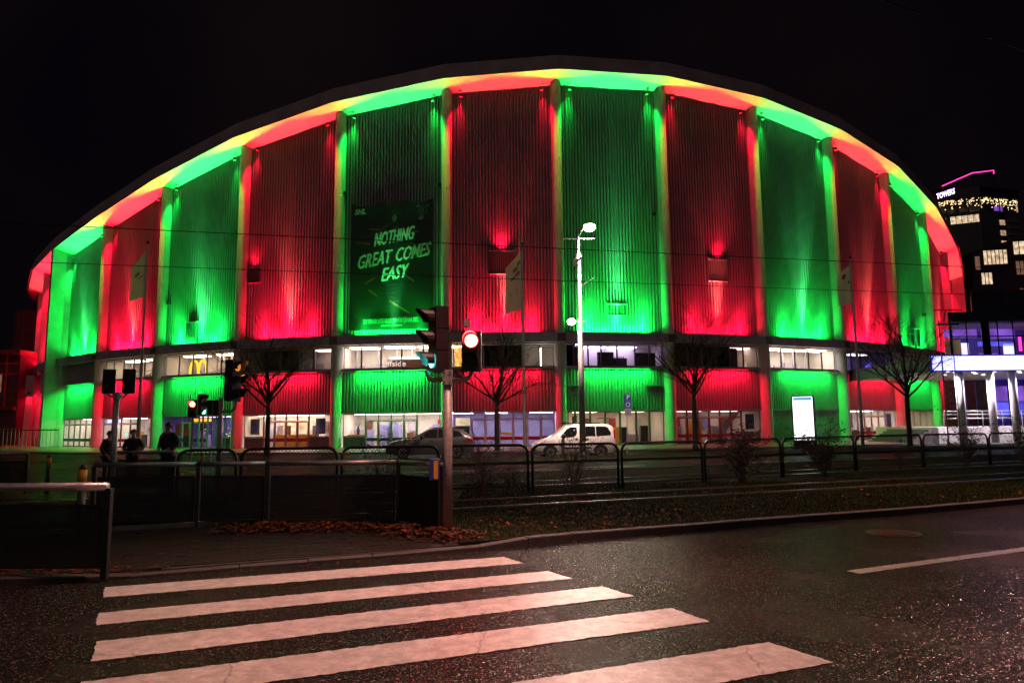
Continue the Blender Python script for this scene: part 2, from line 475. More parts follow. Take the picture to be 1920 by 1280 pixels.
def copy_tree(o, parent=None):
    c = o.copy()
    C.objects.link(c)
    if parent: c.parent = parent
    for ch in list(o.children): copy_tree(ch, c)
    return c

def place(mesh, name, parent, loc=(0, 0, 0), rz=0.0):
    o = bpy.data.objects.new(name, mesh)
    C.objects.link(o)
    o.parent = parent; o.location = loc; o.rotation_euler = (0, 0, rz)
    return o

def lamp(kind, parent, loc, target, col, power, angle=60, blend=1.0, size=0.1, size_y=None):
    d = bpy.data.lights.new(kind.lower() + '_lamp', kind)
    d.energy = power; d.color = col
    if kind == 'SPOT':
        d.spot_size = radians(angle); d.spot_blend = blend; d.shadow_soft_size = size
    elif kind == 'AREA':
        d.shape = 'RECTANGLE'; d.size = size; d.size_y = size_y or size
        d.spread = radians(angle)
    else:
        d.shadow_soft_size = size
    o = bpy.data.objects.new('light', d)
    C.objects.link(o)
    loc = Vector(loc)
    o.location = loc
    o.rotation_euler = (Vector(target) - loc).to_track_quat('-Z', 'Y').to_euler()
    if parent: o.parent = parent
    return o

def text_verts(s, size=1.0, shear=0.0, extrude=0.004, bold=0.0, width=None):
    cu = bpy.data.curves.new('lettering', 'FONT')
    cu.body = s; cu.size = size; cu.shear = shear; cu.extrude = extrude
    cu.offset = bold
    cu.align_x = 'CENTER'; cu.align_y = 'CENTER'
    cu.resolution_u = 2
    o = bpy.data.objects.new('lettering', cu)
    C.objects.link(o)
    dg = bpy.context.evaluated_depsgraph_get()
    me = bpy.data.meshes.new_from_object(o.evaluated_get(dg))
    vs = [v.co.copy() for v in me.vertices]
    fs = [tuple(p.vertices) for p in me.polygons]
    C.objects.unlink(o)
    bpy.data.objects.remove(o); bpy.data.curves.remove(cu); bpy.data.meshes.remove(me)
    if width and vs:
        w = max(v.x for v in vs) - min(v.x for v in vs)
        for v in vs: v.x *= width / w
    return vs, fs

def text_part(name, s, m, parent, xf, **kw):
    """xf maps (x right, y up, z out) of the lettering to local space"""
    rough = kw.pop('rough', 0)
    vs, fs = text_verts(s, **kw)
    if rough:     # ragged dry brush edges
        bm = bmesh.new()
        bv = [bm.verts.new(v) for v in vs]
        for f in fs:
            try: bm.faces.new([bv[i] for i in f])
            except ValueError: pass
        bmesh.ops.triangulate(bm, faces=bm.faces[:])
        bmesh.ops.subdivide_edges(bm, edges=[e for e in bm.edges if e.calc_length() > 0.12], cuts=3, use_grid_fill=False)
        bmesh.ops.triangulate(bm, faces=bm.faces[:])
        bm.verts.index_update()
        rr_ = random.Random(len(s) * 7 + 1)
        vs = [Vector((v.co.x + rr_.uniform(-rough, rough) * 2.2, v.co.y + rr_.uniform(-rough, rough), v.co.z)) for v in bm.verts]
        fs = [tuple(v.index for v in f.verts) for f in bm.faces]
        bm.free()
    mb = MB()
    mb.add([xf(v.x, v.y, v.z) for v in vs], fs)
    return mb.build(name, m, parent)

# ------------------------------------------------------------------ ground
structure('road', MB().quad((-700, -300, 0), (700, -300, 0), (700, 1500, 0), (-700, 1500, 0)), MT['asphalt'])
road = bpy.data.objects['road']

def ragged_strip(a, b, c, d, z0, z1, step=0.035, amp=0.010):
    """quad a-b-c-d (a->b and d->c long edges) with slightly ragged edges and paint thickness"""
    def edge(p, q):
        p = Vector(p); q = Vector(q)
        n = max(2, int((q - p).length / step))
        t = (q - p).normalized(); nn = Vector((-t.y, t.x))
        out = []
        for i in range(n):
            w = p.lerp(q, i / n)
            out.append(w + nn * random.uniform(-amp, amp) if i else w)
        return out
    pts = edge(a, b) + edge(b, c) + edge(c, d) + edge(d, a)
    return MB().poly([(p.x, p.y) for p in pts], z0, z1)

stripes = [((-4.44, 8.15), (0.01, 9.66), (0.26, 9.20), (-4.19, 7.68)),
           ((-3.88, 7.04), (0.54, 8.70), (0.79, 8.28), (-3.66, 6.62)),
           ((-3.38, 6.12), (1.07, 7.86), (1.33, 7.41), (-3.13, 5.62)),
           ((-2.95, 5.18), (1.60, 6.92), (1.83, 6.45), (-2.72, 4.70)),
           ((-2.45, 4.05), (2.12, 5.84), (2.41, 5.34), (-2.18, 3.57))]
for s in stripes:
    ragged_strip(*s, 0.001, 0.006).build('zebra_stripe', MT['paint'], road)
ragged_strip((4.06, 8.49), (13.5, 12.62), (13.57, 12.45), (4.13, 8.33), 0.001, 0.005).build('lane_line', MT['paint'], road)
# tar seam across the near carriageway
seam = [(5.0, 7.15), (5.5, 7.0), (6.1, 6.78), (6.8, 6.5), (7.6, 6.2)]
sm = MB()
for (x0, y0), (x1, y1) in zip(seam[:-1], seam[1:]):
    sm.quad((x0, y0 - 0.012, 0.003), (x1, y1 - 0.012, 0.003), (x1, y1 + 0.012, 0.003), (x0, y0 + 0.012, 0.003))
sm.build('tar_seam', MT['black'], road)
# far carriageway dashes
for k in range(5):
    x = -4 + k * 7
    y = 28.2 + 0.3 * x
    ragged_strip((x, y), (x + 3, y + 0.9), (x + 3.03, y + 0.8), (x + 0.03, y - 0.1), 0.001, 0.005, 0.3).build('lane_line', MT['paint'], road)

t = thing('manhole_cover', 'round cast iron manhole cover with raised bars in the wet road', 'manhole cover', (6.15, 11.24, 0.0))
MB().tube([(0, 0, 0.001), (0, 0, 0.006)], 0.40, 28).build('frame_ring', MT['iron'], t)
MB().tube([(0, 0, 0.006), (0, 0, 0.010)], 0.34, 28).build('lid', MT['iron'], t)
for k in range(7):
    x = -0.24 + 0.08 * k
    h = sqrt(0.31 ** 2 - x * x)
    MB().box(x - 0.018, x + 0.018, -h, h, 0.010, 0.018).build('raised_bar', MT['iron'], t)

KERB = [(-16, 4.3), (-9, 7.0), (-5.67, 8.25), (-4.41, 8.62), (-3.3, 9.10), (-1.74, 9.70), (-0.32, 10.14), (1.06, 10.83), (2.9, 11.57), (5.2, 12.49),
        (7.58, 13.36), (10.87, 14.79), (16, 17.0), (24, 20.5), (40, 27.2), (70, 39)]
def along(poly, step):
    out = []
    for (x0, y0), (x1, y1) in zip(poly[:-1], poly[1:]):
        L = sqrt((x1 - x0) ** 2 + (y1 - y0) ** 2); n = max(1, round(L / step))
        for i in range(n):
            out.append(((x0 + (x1 - x0) * i / n, y0 + (y1 - y0) * i / n), (x0 + (x1 - x0) * (i + 1) / n, y0 + (y1 - y0) * (i + 1) / n)))
    return out
def kerb_height(x):
    if -4.6 < x < -0.6: return 0.035
    if x <= -4.6: return 0.10
    return min(0.12, 0.035 + (x + 0.6) * 0.12)
kerb = tag(bpy.data.objects.new('kerb', None), kind='structure'); C.objects.link(kerb)
for (a, b) in along(KERB, 1.0):
    a = Vector(a); b = Vector(b); d = (b - a).normalized(); n = Vector((-d.y, d.x))
    a2 = a + d * 0.006; b2 = b - d * 0.006
    za = kerb_height(a.x) + random.uniform(-0.004, 0.004); zb = kerb_height(b.x) + random.uniform(-0.004, 0.004)
    mb = MB()
    p = [a2, b2, b2 + n * 0.15, a2 + n * 0.15]
    q = [a2 + n * 0.012, b2 + n * 0.012, b2 + n * 0.15, a2 + n * 0.15]
    mb.add([(v.x, v.y, -0.05) for v in p] + [(a2.x, a2.y, za - 0.012), (b2.x, b2.y, zb - 0.012)] +
           [(q[0].x, q[0].y, za), (q[1].x, q[1].y, zb), (q[2].x, q[2].y, zb), (q[3].x, q[3].y, za)],
           [(0, 1, 5, 4), (4, 5, 7, 6), (6, 7, 8, 9), (1, 2, 8, 7, 5), (3, 0, 4, 6, 9), (2, 3, 9, 8), (0, 3, 2, 1)])
    mb.build('kerb_stone', MT['granite'], kerb)

def inside(p, poly):
    x, y = p; r = False
    for i in range(len(poly)):
        x0, y0 = poly[i]; x1, y1 = poly[i - 1]
        if (y0 > y) != (y1 > y) and x < (x1 - x0) * (y - y0) / (y1 - y0) + x0: r = not r
    return r
def kerb_y(x):
    for (x0, y0), (x1, y1) in zip(KERB[:-1], KERB[1:]):
        if x0 <= x <= x1: return y0 + (y1 - y0) * (x - x0) / (x1 - x0)
    return 39

# crossing island paved with bricks
ISLAND = [(-15.9, 4.49), (-9.05, 7.15), (-5.72, 8.40), (-4.47, 8.77), (-3.36, 9.25), (-1.79, 9.85), (-0.62, 10.22), (-0.75, 11.6), (-2.0, 12.7), (-7.5, 12.9), (-16, 12.9)]
structure('paved_island', MB().poly(ISLAND, -0.03, 0.045), MT['mortar'])
isl = bpy.data.objects['paved_island']
bricks = []
ang = radians(20)
bw, bd, gap = 0.21, 0.105, 0.008
for i in range(-90, 60):
    for j in range(0, 90):
        u = (i + (0.5 if j % 2 else 0)) * (bw + gap); v = 5 + j * (bd + gap)
        x = u * cos(ang) - v * sin(ang); y = u * sin(ang) + v * cos(ang)
        if -8 < x < -0.6 and inside((x, y), ISLAND) and inside((x + 0.1, y - 0.03), ISLAND) and y > kerb_y(x) + 0.2:
            bricks.append((x * x + y * y, x, y))
bricks.sort()
bm_ = MB().box(-bw / 2, bw / 2, -bd / 2, bd / 2, -0.02, 0.0).mesh('brick', MT['brick'])
def brick_h(x): return 0.056
for d, x, y in bricks[:300]:
    place(bm_, 'paving_brick', isl, (x, y, brick_h(x) + random.uniform(-0.003, 0.003)), ang + random.uniform(-0.015, 0.015))
mb = MB()
for d, x, y in bricks[300:]:
    h = brick_h(x) + random.uniform(-0.003, 0.003)
    c, s_ = cos(ang), sin(ang)
    pts = [(x + c * a - s_ * b, y + s_ * a + c * b) for a, b in ((-bw / 2, -bd / 2), (bw / 2, -bd / 2), (bw / 2, bd / 2), (-bw / 2, bd / 2))]
    mb.poly(pts, h - 0.02, h)
tag(mb.build('far_paving_bricks', MT['brick'], isl), kind='stuff')

# tram bed with grass between near kerb and far carriageway
def trk(n, x): return (n + 0.342 * x) / 0.94      # y on the line at offset n from the camera along the track normal
GR = [(x, y + 0.16) for x, y in KERB if x >= -0.4]
GRASS = [(-0.62, 10.3)] + [(x, y + 0.17) for x, y in KERB if x > 0] + [(70, trk(23.2, 70)), (-7.4, trk(23.2, -7.4)), (-7.4, 12.95), (-2.0, 12.75), (-0.7, 11.65)]
structure('grass_verge', MB().poly(GRASS, -0.03, 0.095), MT['soil'])
structure('tram_crossing', MB().poly([(-60, trk(13, -60)), (-7.45, 12.95), (-7.45, trk(20.5, -7.45)), (-60, trk(20.5, -60))], -0.03, 0.09), MT['asphalt'])
structure('grass_strip', MB().poly([(-3, trk(30, -3)), (70, trk(30, 70)), (70, trk(33.5, 70)), (-3, trk(33.5, -3))], -0.03, 0.12), MT['soil'])
mb = MB()
for (n0, n1) in ((29.85, 30.0), (33.5, 33.65), (23.2, 23.35)):
    x0 = -3 if n0 > 25 else -7.4
    mb.poly([(x0, trk(n0, x0)), (70, trk(n0, 70)), (70, trk(n1, 70)), (x0, trk(n1, x0))], -0.03, 0.125)
mb.build('strip_kerb', MT['granite'], kerb)

tr = tag(bpy.data.objects.new('tram_track', None), kind='structure'); C.objects.link(tr)
for n in (13.62, 15.06, 17.75, 19.19):
    m_ = MB()
    m_.poly([(-60, trk(n, -60)), (70, trk(n, 70)), (70, trk(n + 0.06, 70)), (-60, trk(n + 0.06, -60))], 0.02, 0.135)
    m_.build('rail', MT['steel'], tr)
    m_ = MB()
    m_.poly([(-60, trk(n + 0.13, -60)), (70, trk(n + 0.13, 70)), (70, trk(n + 0.17, 70)), (-60, trk(n + 0.17, -60))], 0.02, 0.118)
    m_.build('check_rail', MT['steel'], tr)

def grass_blades(name, polyg, count, xr, yr, zb, hmin, hmax, avoid=None):
    vs, fs = [], []
    k = 0; tries = 0
    while k < count and tries < count * 6:
        tries += 1
        x = random.uniform(*xr); y = random.uniform(*yr)
        if not inside((x, y), polyg): continue
        if avoid and avoid(x, y): continue
        h = random.uniform(hmin, hmax); a = random.uniform(0, 2 * pi); w = random.uniform(0.004, 0.009)
        lx, ly = random.uniform(-0.03, 0.03), random.uniform(-0.03, 0.03)
        b = len(vs)
        vs += [(x - w * cos(a), y - w * sin(a), zb), (x + w * cos(a), y + w * sin(a), zb), (x + lx, y + ly, zb + h)]
        fs.append((b, b + 1, b + 2)); k += 1
    mb = MB(); mb.v = vs; mb.f = fs
    return tag(mb.build(name, MT['grass']), kind='stuff')
def on_rail(x, y):
    n = -0.342 * x + 0.94 * y
    return any(-0.05 < n - q < 0.2 for q in (13.62, 15.06, 17.75, 19.19))
grass_blades('grass', GRASS, 70000, (-1, 16), (10.2, 20), 0.09, 0.02, 0.06, on_rail)
grass_blades('grass', GRASS, 40000, (-7.4, 24), (12.5, 32), 0.09, 0.03, 0.075, on_rail)

# fallen leaves
def leaves(name, spots, m, zf):
    vs, fs = [], []
    for (x, y) in spots:
        z = zf(x, y); s = random.uniform(0.02, 0.05); a = random.uniform(0, 2 * pi); t1 = random.uniform(-0.7, 0.7); t2 = random.uniform(-0.5, 0.5)
        b = len(vs)
        for (u, v, w) in ((-1, 0, 0.15), (-0.2, -0.62, 0), (0.55, -0.45, 0.1), (1.1, 0, 0.25), (0.55, 0.45, 0.1), (-0.2, 0.62, 0)):
            px = u * cos(a) - v * sin(a); py = u * sin(a) + v * cos(a)
            vs.append((x + px * s, y + py * s, z + s * (abs(w) + t1 * u * 0.5 + t2 * v * 0.5 + 0.4)))
        fs.append(tuple(range(b, b + 6)))
    mb = MB(); mb.v = vs; mb.f = fs
    return tag(mb.build(name, m), kind='stuff')
heap_pts = [(-4.6, 12.0), (-3.9, 12.15), (-3.0, 12.2), (-2.2, 12.1), (-1.6, 11.6), (-1.0, 11.2), (-0.55, 10.8)]
def heap_spot():
    i = random.randrange(len(heap_pts) - 1); f_ = random.random()
    a, b = heap_pts[i], heap_pts[i + 1]
    return (a[0] + (b[0] - a[0]) * f_ + random.gauss(0, 0.16), a[1] + (b[1] - a[1]) * f_ + random.gauss(0, 0.24))
def heap_z(x, y):
    d = min(sqrt((x - a) ** 2 + (y - b) ** 2) for a, b in heap_pts)
    return 0.055 + max(0, 0.13 - 0.16 * d) * random.random()
def scatter(xr, yr, n, f=lambda x, y: True):
    out = []
    while len(out) < n:
        x, y = random.uniform(*xr), random.uniform(*yr)
        if f(x, y): out.append((x, y))
    return out
on_grass = lambda x, y: inside((x, y), GRASS)
on_isl = lambda x, y: inside((x, y), ISLAND)
for m_, n_ in ((MT['leafa'], 1500), (MT['leafc'], 1500), (MT['leafb'], 420)):
    leaves('fallen_leaves', [heap_spot() for _ in range(n_)], m_, heap_z)
leaves('fallen_leaves', scatter((-0.6, 4), (10.2, 13), 260, on_grass), MT['leafa'], lambda x, y: 0.11)
leaves('fallen_leaves', scatter((-0.6, 12), (10.2, 17), 260, on_grass), MT['leafb'], lambda x, y: 0.12)
leaves('fallen_leaves', scatter((-6, 20), (16, 24), 200, on_grass), MT['leafb'], lambda x, y: 0.12)
leaves('fallen_leaves', scatter((-6.2, -4.1), (8.5, 9.0), 160, on_isl), MT['leafa'], lambda x, y: 0.06)
leaves('fallen_leaves', scatter((-7, -1), (8.6, 12.5), 70, on_isl), MT['leafc'], lambda x, y: 0.06)
leaves('fallen_leaves', scatter((-4, 8), (6, 13), 30, lambda x, y: y < kerb_y(x) - 0.1 and y > kerb_y(x) - 0.7), MT['leafc'], lambda x, y: 0.005)

# ------------------------------------------------------------------ the arena
R = 66.0; DC = 120.5806; DEL = radians(7.732993); OFF = radians(0.155287)
ZT = {-6: 17.5, -5: 17.5, -4: 17.6, -3: 18.2, -2: 19.0, -1: 19.6, 0: 20.93, 1: 23.09, 2: 25.45, 3: 27.37, 4: 28.76, 5: 29.53, 6: 29.56, 7: 28.86, 8: 27.57, 9: 25.83,
      10: 23.47, 11: 20.8, 12: 19.0, 13: 18.2, 14: 17.6, 15: 17.5, 16: 17.5}
KO = 1.025; SOFF_UP = 0.45; FASC = 1.25
def fac(i, k=1.0):
    ph = (i - 4.5) * DEL + OFF
    return Vector((R * k * sin(ph), -R * k * cos(ph)))
arena = thing('arena', 'huge round arena lit in alternating red and green bays with curved roof', 'arena', (0, DC, 0))
ZL, ZW, ZS, ZG = 8.88, 6.22, 2.81, 0.10     # ledge top, window sill, shop front top, pavement

def bay_frame(j):
    A, B = fac(j), fac(j + 1)
    c = (A + B) / 2; ex = (B - A).normalized(); ey = Vector((ex.y, -ex.x))
    if ey.dot(c) < 0: ey = -ey
    h = (B - A).length / 2
    def xf(x, y, z): 
        q = c + ex * x + ey * y
        return (q.x, q.y, z)
    return xf, h

def corrugated(mb, x0, x1, z0, ztop, y, pitch=0.26, dep=0.15):
    n = max(2, round((x1 - x0) / pitch)); p = (x1 - x0) / n
    xs = []
    for i in range(n):
        a = x0 + i * p
        xs += [(a, 0), (a + p * 0.36, 0), (a + p * 0.48, dep), (a + p * 0.88, dep)]
    xs.append((x1, 0))
    vs = []
    for x, d in xs:
        vs += [(x, y + d, z0), (x, y + d, ztop(x))]
    mb.add(vs, [(2 * i, 2 * i + 2, 2 * i + 3, 2 * i + 1) for i in range(len(xs) - 1)])

bay_col = {}
for j in range(-6, 16): bay_col[j] = GREEN if j % 2 else RED
bay_col[11] = RED; bay_col[12] = RED; bay_col[-2] = RED; bay_col[-3] = RED; bay_col[-4] = RED
WY = -0.2      # wall line, behind the column axis

def frame_rect(mb, x0, x1, z0, z1, y, w=0.06, d=0.08):
    mb.box(x0, x0 + w, y, y + d, z0, z1); mb.box(x1 - w, x1, y, y + d, z0, z1)
    mb.box(x0 + w, x1 - w, y, y + d, z0, z0 + w); mb.box(x0 + w, x1 - w, y, y + d, z1 - w, z1)

def room(xf, h, z0, z1, depth, wall, floor, lights, lm, ls=(2.3, 1.0)):
    b = MB(xf)
    y1 = WY - 0.12; y0 = y1 - depth
    b.quad((-h, y0, z0), (h, y0, z0), (h, y0, z1), (-h, y0, z1))
    b.quad((-h, y0, z0), (-h, y1, z0), (-h, y1, z1), (-h, y0, z1))
    b.quad((h, y0, z0), (h, y1, z0), (h, y1, z1), (h, y0, z1))
    b.quad((-h, y0, z1), (h, y0, z1), (h, y1, z1), (-h, y1, z1))
    b.build('room_wall', wall, arena)
    MB(xf).quad((-h, y0, z0), (h, y0, z0), (h, y1, z0), (-h, y1, z0)).build('room_floor', floor, arena)
    for lx, ly in lights:
        MB(xf).box(lx - ls[0] / 2, lx + ls[0] / 2, y0 + ly - ls[1] / 2, y0 + ly + ls[1] / 2, z1 - 0.10, z1 - 0.03).build('ceiling_light', lm, arena)

def pane(xf, x0, x1, z0, z1, parent, y=WY + 0.03, m=None):
    return MB(xf).quad((x0, y, z0), (x1, y, z0), (x1, y, z1), (x0, y, z1)).build('pane', m or MT['glass'], parent)

def shop_front(j, items, frame, band, transom=True):
    """items: (kind, fraction) from left to right; kinds d door leaf, w window over ribbed panel, p same with poster, g full glass, s ribbed panel"""
    xf, h = bay_frame(j)
    x0 = -h + 0.52; x1 = h - 0.52
    tot = sum(f for k, f in items); x = x0
    for k, f in items:
        w = (x1 - x0) * f / tot; a, b = x + 0.01, x + w - 0.01
        if k == 'd':
            fm = MB(xf); frame_rect(fm, a, b, ZG + 0.01, 2.22, WY, 0.085, 0.07)
            fm.box(a + 0.085, b - 0.085, WY + 0.01, WY + 0.06, ZG + 0.06, ZG + 0.10)
            dr = fm.build('door', frame, arena)
            pane(xf, a + 0.085, b - 0.085, ZG + 0.09, 2.14, dr)
            MB(xf).box(a + 0.085, b - 0.085, WY + 0.012, WY + 0.055, 0.62, 0.88).build('door_band', band, dr)
            hx = b - 0.13 if (items.index((k, f)) % 2 == 0) else a + 0.13
            MB(xf).tube([(hx, WY + 0.12, 0.95), (hx, WY + 0.12, 1.45)], 0.022, 6).build('handle', MT['galv'], dr)
            fm = MB(xf); frame_rect(fm, a, b, 2.25, ZS - 0.05, WY, 0.05, 0.07)
            tw = fm.build('transom_window', frame, arena)
            pane(xf, a + 0.05, b - 0.05, 2.30, ZS - 0.1, tw)
        elif k in ('w', 'p'):
            bp = MB(xf); corrugated(bp, a, b, ZG, lambda q: 0.92, WY - 0.02, 0.16, 0.05)
            bp.box(a, b, WY - 0.02, WY + 0.09, 0.925, 0.985)
            bp.build('ribbed_base', MT['clad'], arena)
            fm = MB(xf); frame_rect(fm, a, b, 0.99, ZS - 0.05, WY, 0.06, 0.07)
            wn_ = fm.build('shop_window', frame, arena)
            pane(xf, a + 0.06, b - 0.06, 1.05, ZS - 0.11, wn_)
            if k == 'p':
                c = (a + b) / 2; pw = min(0.42, (b - a) * 0.3)
                MB(xf).box(c - pw, c + pw, WY - 0.14, WY - 0.11, 1.2, ZS - 0.35).build('poster', MT['roomblue'], arena)
        elif k == 'g':
            fm = MB(xf); frame_rect(fm, a, b, ZG + 0.01, ZS - 0.05, WY, 0.07, 0.08)
            wn_ = fm.build('glass_panel', frame, arena)
            pane(xf, a + 0.07, b - 0.07, ZG + 0.08, ZS - 0.12, wn_)
        elif k == 's':
            bp = MB(xf); corrugated(bp, a, b, ZG, lambda q: ZS - 0.06, WY, 0.2, 0.06)
            bp.build('ribbed_panel', MT['clad'], arena)
        x += w

def window_band(j, widths, frame, dark=()):
    xf, h = bay_frame(j)
    x0 = -h + 0.5; x1 = h - 0.5
    tot = sum(widths); x = x0
    for i, f in enumerate(widths):
        w = (x1 - x0) * f / tot
        fm = MB(xf); frame_rect(fm, x + 0.005, x + w - 0.005, ZW + 0.08, 8.02, WY, 0.055, 0.09)
        wo_ = fm.build('window', frame, arena)
        pane(xf, x + 0.06, x + w - 0.06, ZW + 0.13, 7.97, wo_, m=MT['darkglass'] if i in dark else None)
        x += w

def flood(xf, pos, target, col, power, angle, blend=1.0, size=0.18):
    """a small flood light fitting with its lamp"""
    P = Vector(xf(*pos)); T = Vector(xf(*target)); d = (T - P).normalized()
    b = MB(); b.tube([P - d * 0.30, P - d * 0.06], [0.10, 0.15], 8)
    b.tube([P - d * 0.18, P - d * 0.18 - Vector((0, 0, 0.22))], 0.025, 5)
    o = b.build('floodlight', MT['blackplastic'], arena)
    MB().disc(P - d * 0.05, d, 0.12, 8).build('lens', MT['e_flood_r'] if col == RED else MT['e_flood_g'], o)
    lamp('SPOT', o, P, T, col, power, angle, blend, size)
    return o

HIGH = {-2: (2, 0), -1: (1.2, 0), 0: (2.8, 0), 1: (2.6, 0.6), 2: (3.0, 0), 3: (1.0, 0), 4: (0.9, 0), 5: (3.2, 0.4), 6: (0.9, 0), 7: (1.2, 0), 8: (1.3, 0), 9: (1.6, 0), 10: (2, 0), 11: (1.2, 0)}
def strip_lamp(parent, xf, pos, target, col, power, length, width=0.10, spread=160):
    P = Vector(xf(*pos)); T = Vector(xf(*target))
    la = lamp('AREA', parent, P, T, col, power, spread, size=length, size_y=width)
    ax = (Vector(xf(1, 0, 0)) - Vector(xf(0, 0, 0))).normalized(); zz = (P - T).normalized(); yy = zz.cross(ax).normalized()
    la.rotation_euler = Matrix((ax, yy, zz)).transposed().to_euler()
UPW = {-4: 1, -3: 1, -2: 1.2, -1: 0.75, 0: 1.3, 1: 1.2, 2: 1.0, 3: 1.0, 4: 0.8, 5: 1.5, 6: 0.8, 7: 0.85, 8: 0.85, 9: 0.9, 10: 0.8, 11: 0.4, 12: 0.3}
for j in range(-5, 15):
    xf, h = bay_frame(j)
    za, zb = ZT[j], ZT[j + 1]
    zt = lambda x, za=za, zb=zb, h=h: za + (zb - za) * (x + h) / (2 * h) - 0.12
    hi = h - 0.2
    w = MB(xf); corrugated(w, -hi, hi, ZL - 0.3, zt, WY)
    w.build('upper_cladding', MT['clad'], arena)
    w = MB(xf); corrugated(w, -hi, hi, ZS + 0.06, lambda q: ZW - 0.12, WY)
    w.build('lower_cladding', MT['clad'], arena)
    # backing shell so that no light leaks
    w = MB(xf)
    w.box(-h, h, WY - 0.3, WY - 0.06, ZL - 0.75, zt(0) - abs(zb - za) / 2 - 0.02)
    w.box(-h, h, WY - 0.3, WY - 0.06, ZS + 0.02, ZW - 0.15)
    w.build('inner_wall', MT['roof'], arena)
    # eave: soffit, fascia
    A, B = fac(j, KO), fac(j + 1, KO)
    pa = xf(-h, WY - 0.06, 0); pb = xf(h, WY - 0.06, 0)
    s = MB()
    s.quad((pa[0], pa[1], za - 0.10), (pb[0], pb[1], zb - 0.10), (B.x, B.y, zb + SOFF_UP), (A.x, A.y, za + SOFF_UP))
    s.build('soffit_panel', MT['soffit'], arena)
    A2, B2 = fac(j, KO + 0.003), fac(j + 1, KO + 0.003)
    A3, B3 = fac(j, KO - 0.002), fac(j + 1, KO - 0.002)
    f_ = MB()
    f_.add([(A2.x, A2.y, za + SOFF_UP - 0.04), (B2.x, B2.y, zb + SOFF_UP - 0.04), (B3.x, B3.y, zb + SOFF_UP + FASC), (A3.x, A3.y, za + SOFF_UP + FASC)], [(0, 1, 2, 3)])
    A4, B4 = fac(j, KO - 0.012), fac(j + 1, KO - 0.012)
    f_.add([(A3.x, A3.y, za + SOFF_UP + FASC), (B3.x, B3.y, zb + SOFF_UP + FASC), (B4.x, B4.y, zb + SOFF_UP + FASC + 0.15), (A4.x, A4.y, za + SOFF_UP + FASC + 0.15)], [(0, 1, 2, 3)])
    f_.build('fascia_panel', MT['fascia'], arena)
    # ledge carrying the floods, sill with the hidden down lights, base trims
    MB(xf).box(-h + 0.16, h - 0.16, WY + 0.16, 0.78, ZL - 0.72, ZL).build('ledge_beam', MT['beam'], arena)
    MB(xf).box(-h + 0.4, h - 0.4, WY + 0.10, WY + 0.34, ZW - 0.10, ZW + 0.08).build('window_sill', MT['beam'], arena)
    MB(xf).box(-h + 0.4, h - 0.4, WY - 0.03, WY + 0.13, ZS - 0.05, ZS + 0.06).build('trim', MT['beam'], arena)
    # floods
    if -5 < j < 13:
        col = bay_col[j]; k = UPW.get(j, 0.6)
        pw = 4700 * k * FLOOD_UP
        b = MB(xf).box(-2.9, 2.9, 0.14, 0.40, ZL + 0.004, ZL + 0.07)
        
        fo_ = b.build('flood_trough', MT['blackplastic'], arena)
        MB(xf).box(-2.85, 2.85, 0.16, 0.38, ZL + 0.072, ZL + 0.08).build('lens', MT['e_flood_r'] if col == RED else MT['e_flood_g'], fo_)
        strip_lamp(fo_, xf, (0, 0.30, ZL + 0.10), (0, WY, ZL + 2.2), col, 820 * k * FLOOD_UP, 5.6)
        for fx, kk in ((-2.2, 1.0), (0.1, 0.8), (2.3, 1.0)):
            P = Vector(xf(fx, 0.24, ZL + 0.16)); T = Vector(xf(fx * 0.95, WY - 0.1, ZL + 9.5))
            lamp('SPOT', fo_, P, T, col, pw * 1.0 * kk, 84, 1.0, 0.45)
        if HIGH.get(j):
            P = Vector(xf(0.1, 0.24, ZL + 0.16)); T = Vector(xf(HIGH[j][1], WY + 0.1, ZL + 14))
            lamp('SPOT', fo_, P, T, col, 4200 * HIGH[j][0] * FLOOD_UP, 74, 1.0, 0.5)
        # added ledge spot washes the eave; column head floods graze the columns
        ecol = EAVE_RED if col == RED else EAVE_GREEN
        zm = (za + zb) / 2 + 0.2; Hs = zm - ZL - 0.2
        P = Vector(xf(0.2, 0.26, ZL + 0.2)); T = Vector(xf(0.3, 0.95, zm))
        lamp('SPOT', fo_, P, T, ecol, 62 * Hs * Hs * FLOOD_EAVE, 2 * math.degrees(math.atan(4.9 / Hs)), 0.55, 0.2)
        ev = 1200 * FLOOD_EAVE
        flood(xf, (-h + 1.15, 0.20, zt(-h + 1.15) - 0.45), (-h + 0.05, 0.05, za - 9.5), col, ev, 52)
        flood(xf, (h - 1.15, 0.20, zt(h - 1.15) - 0.45), (h - 0.05, 0.05, zb - 9.5), col, ev, 52)
        # strip under the window sill
        strip = MB(xf).box(-2.9, 2.9, WY + 0.36, WY + 0.46, ZW - 0.16, ZW - 0.10)
        so_ = strip.build('strip_light', MT['blackplastic'], arena)
        strip_lamp(so_, xf, (0, WY + 0.62, ZW - 0.12), (0, WY - 0.1, ZW - 2.2), col, 500 * FLOOD_DOWN * (1.15 if j < 1 else 1), 5.6)

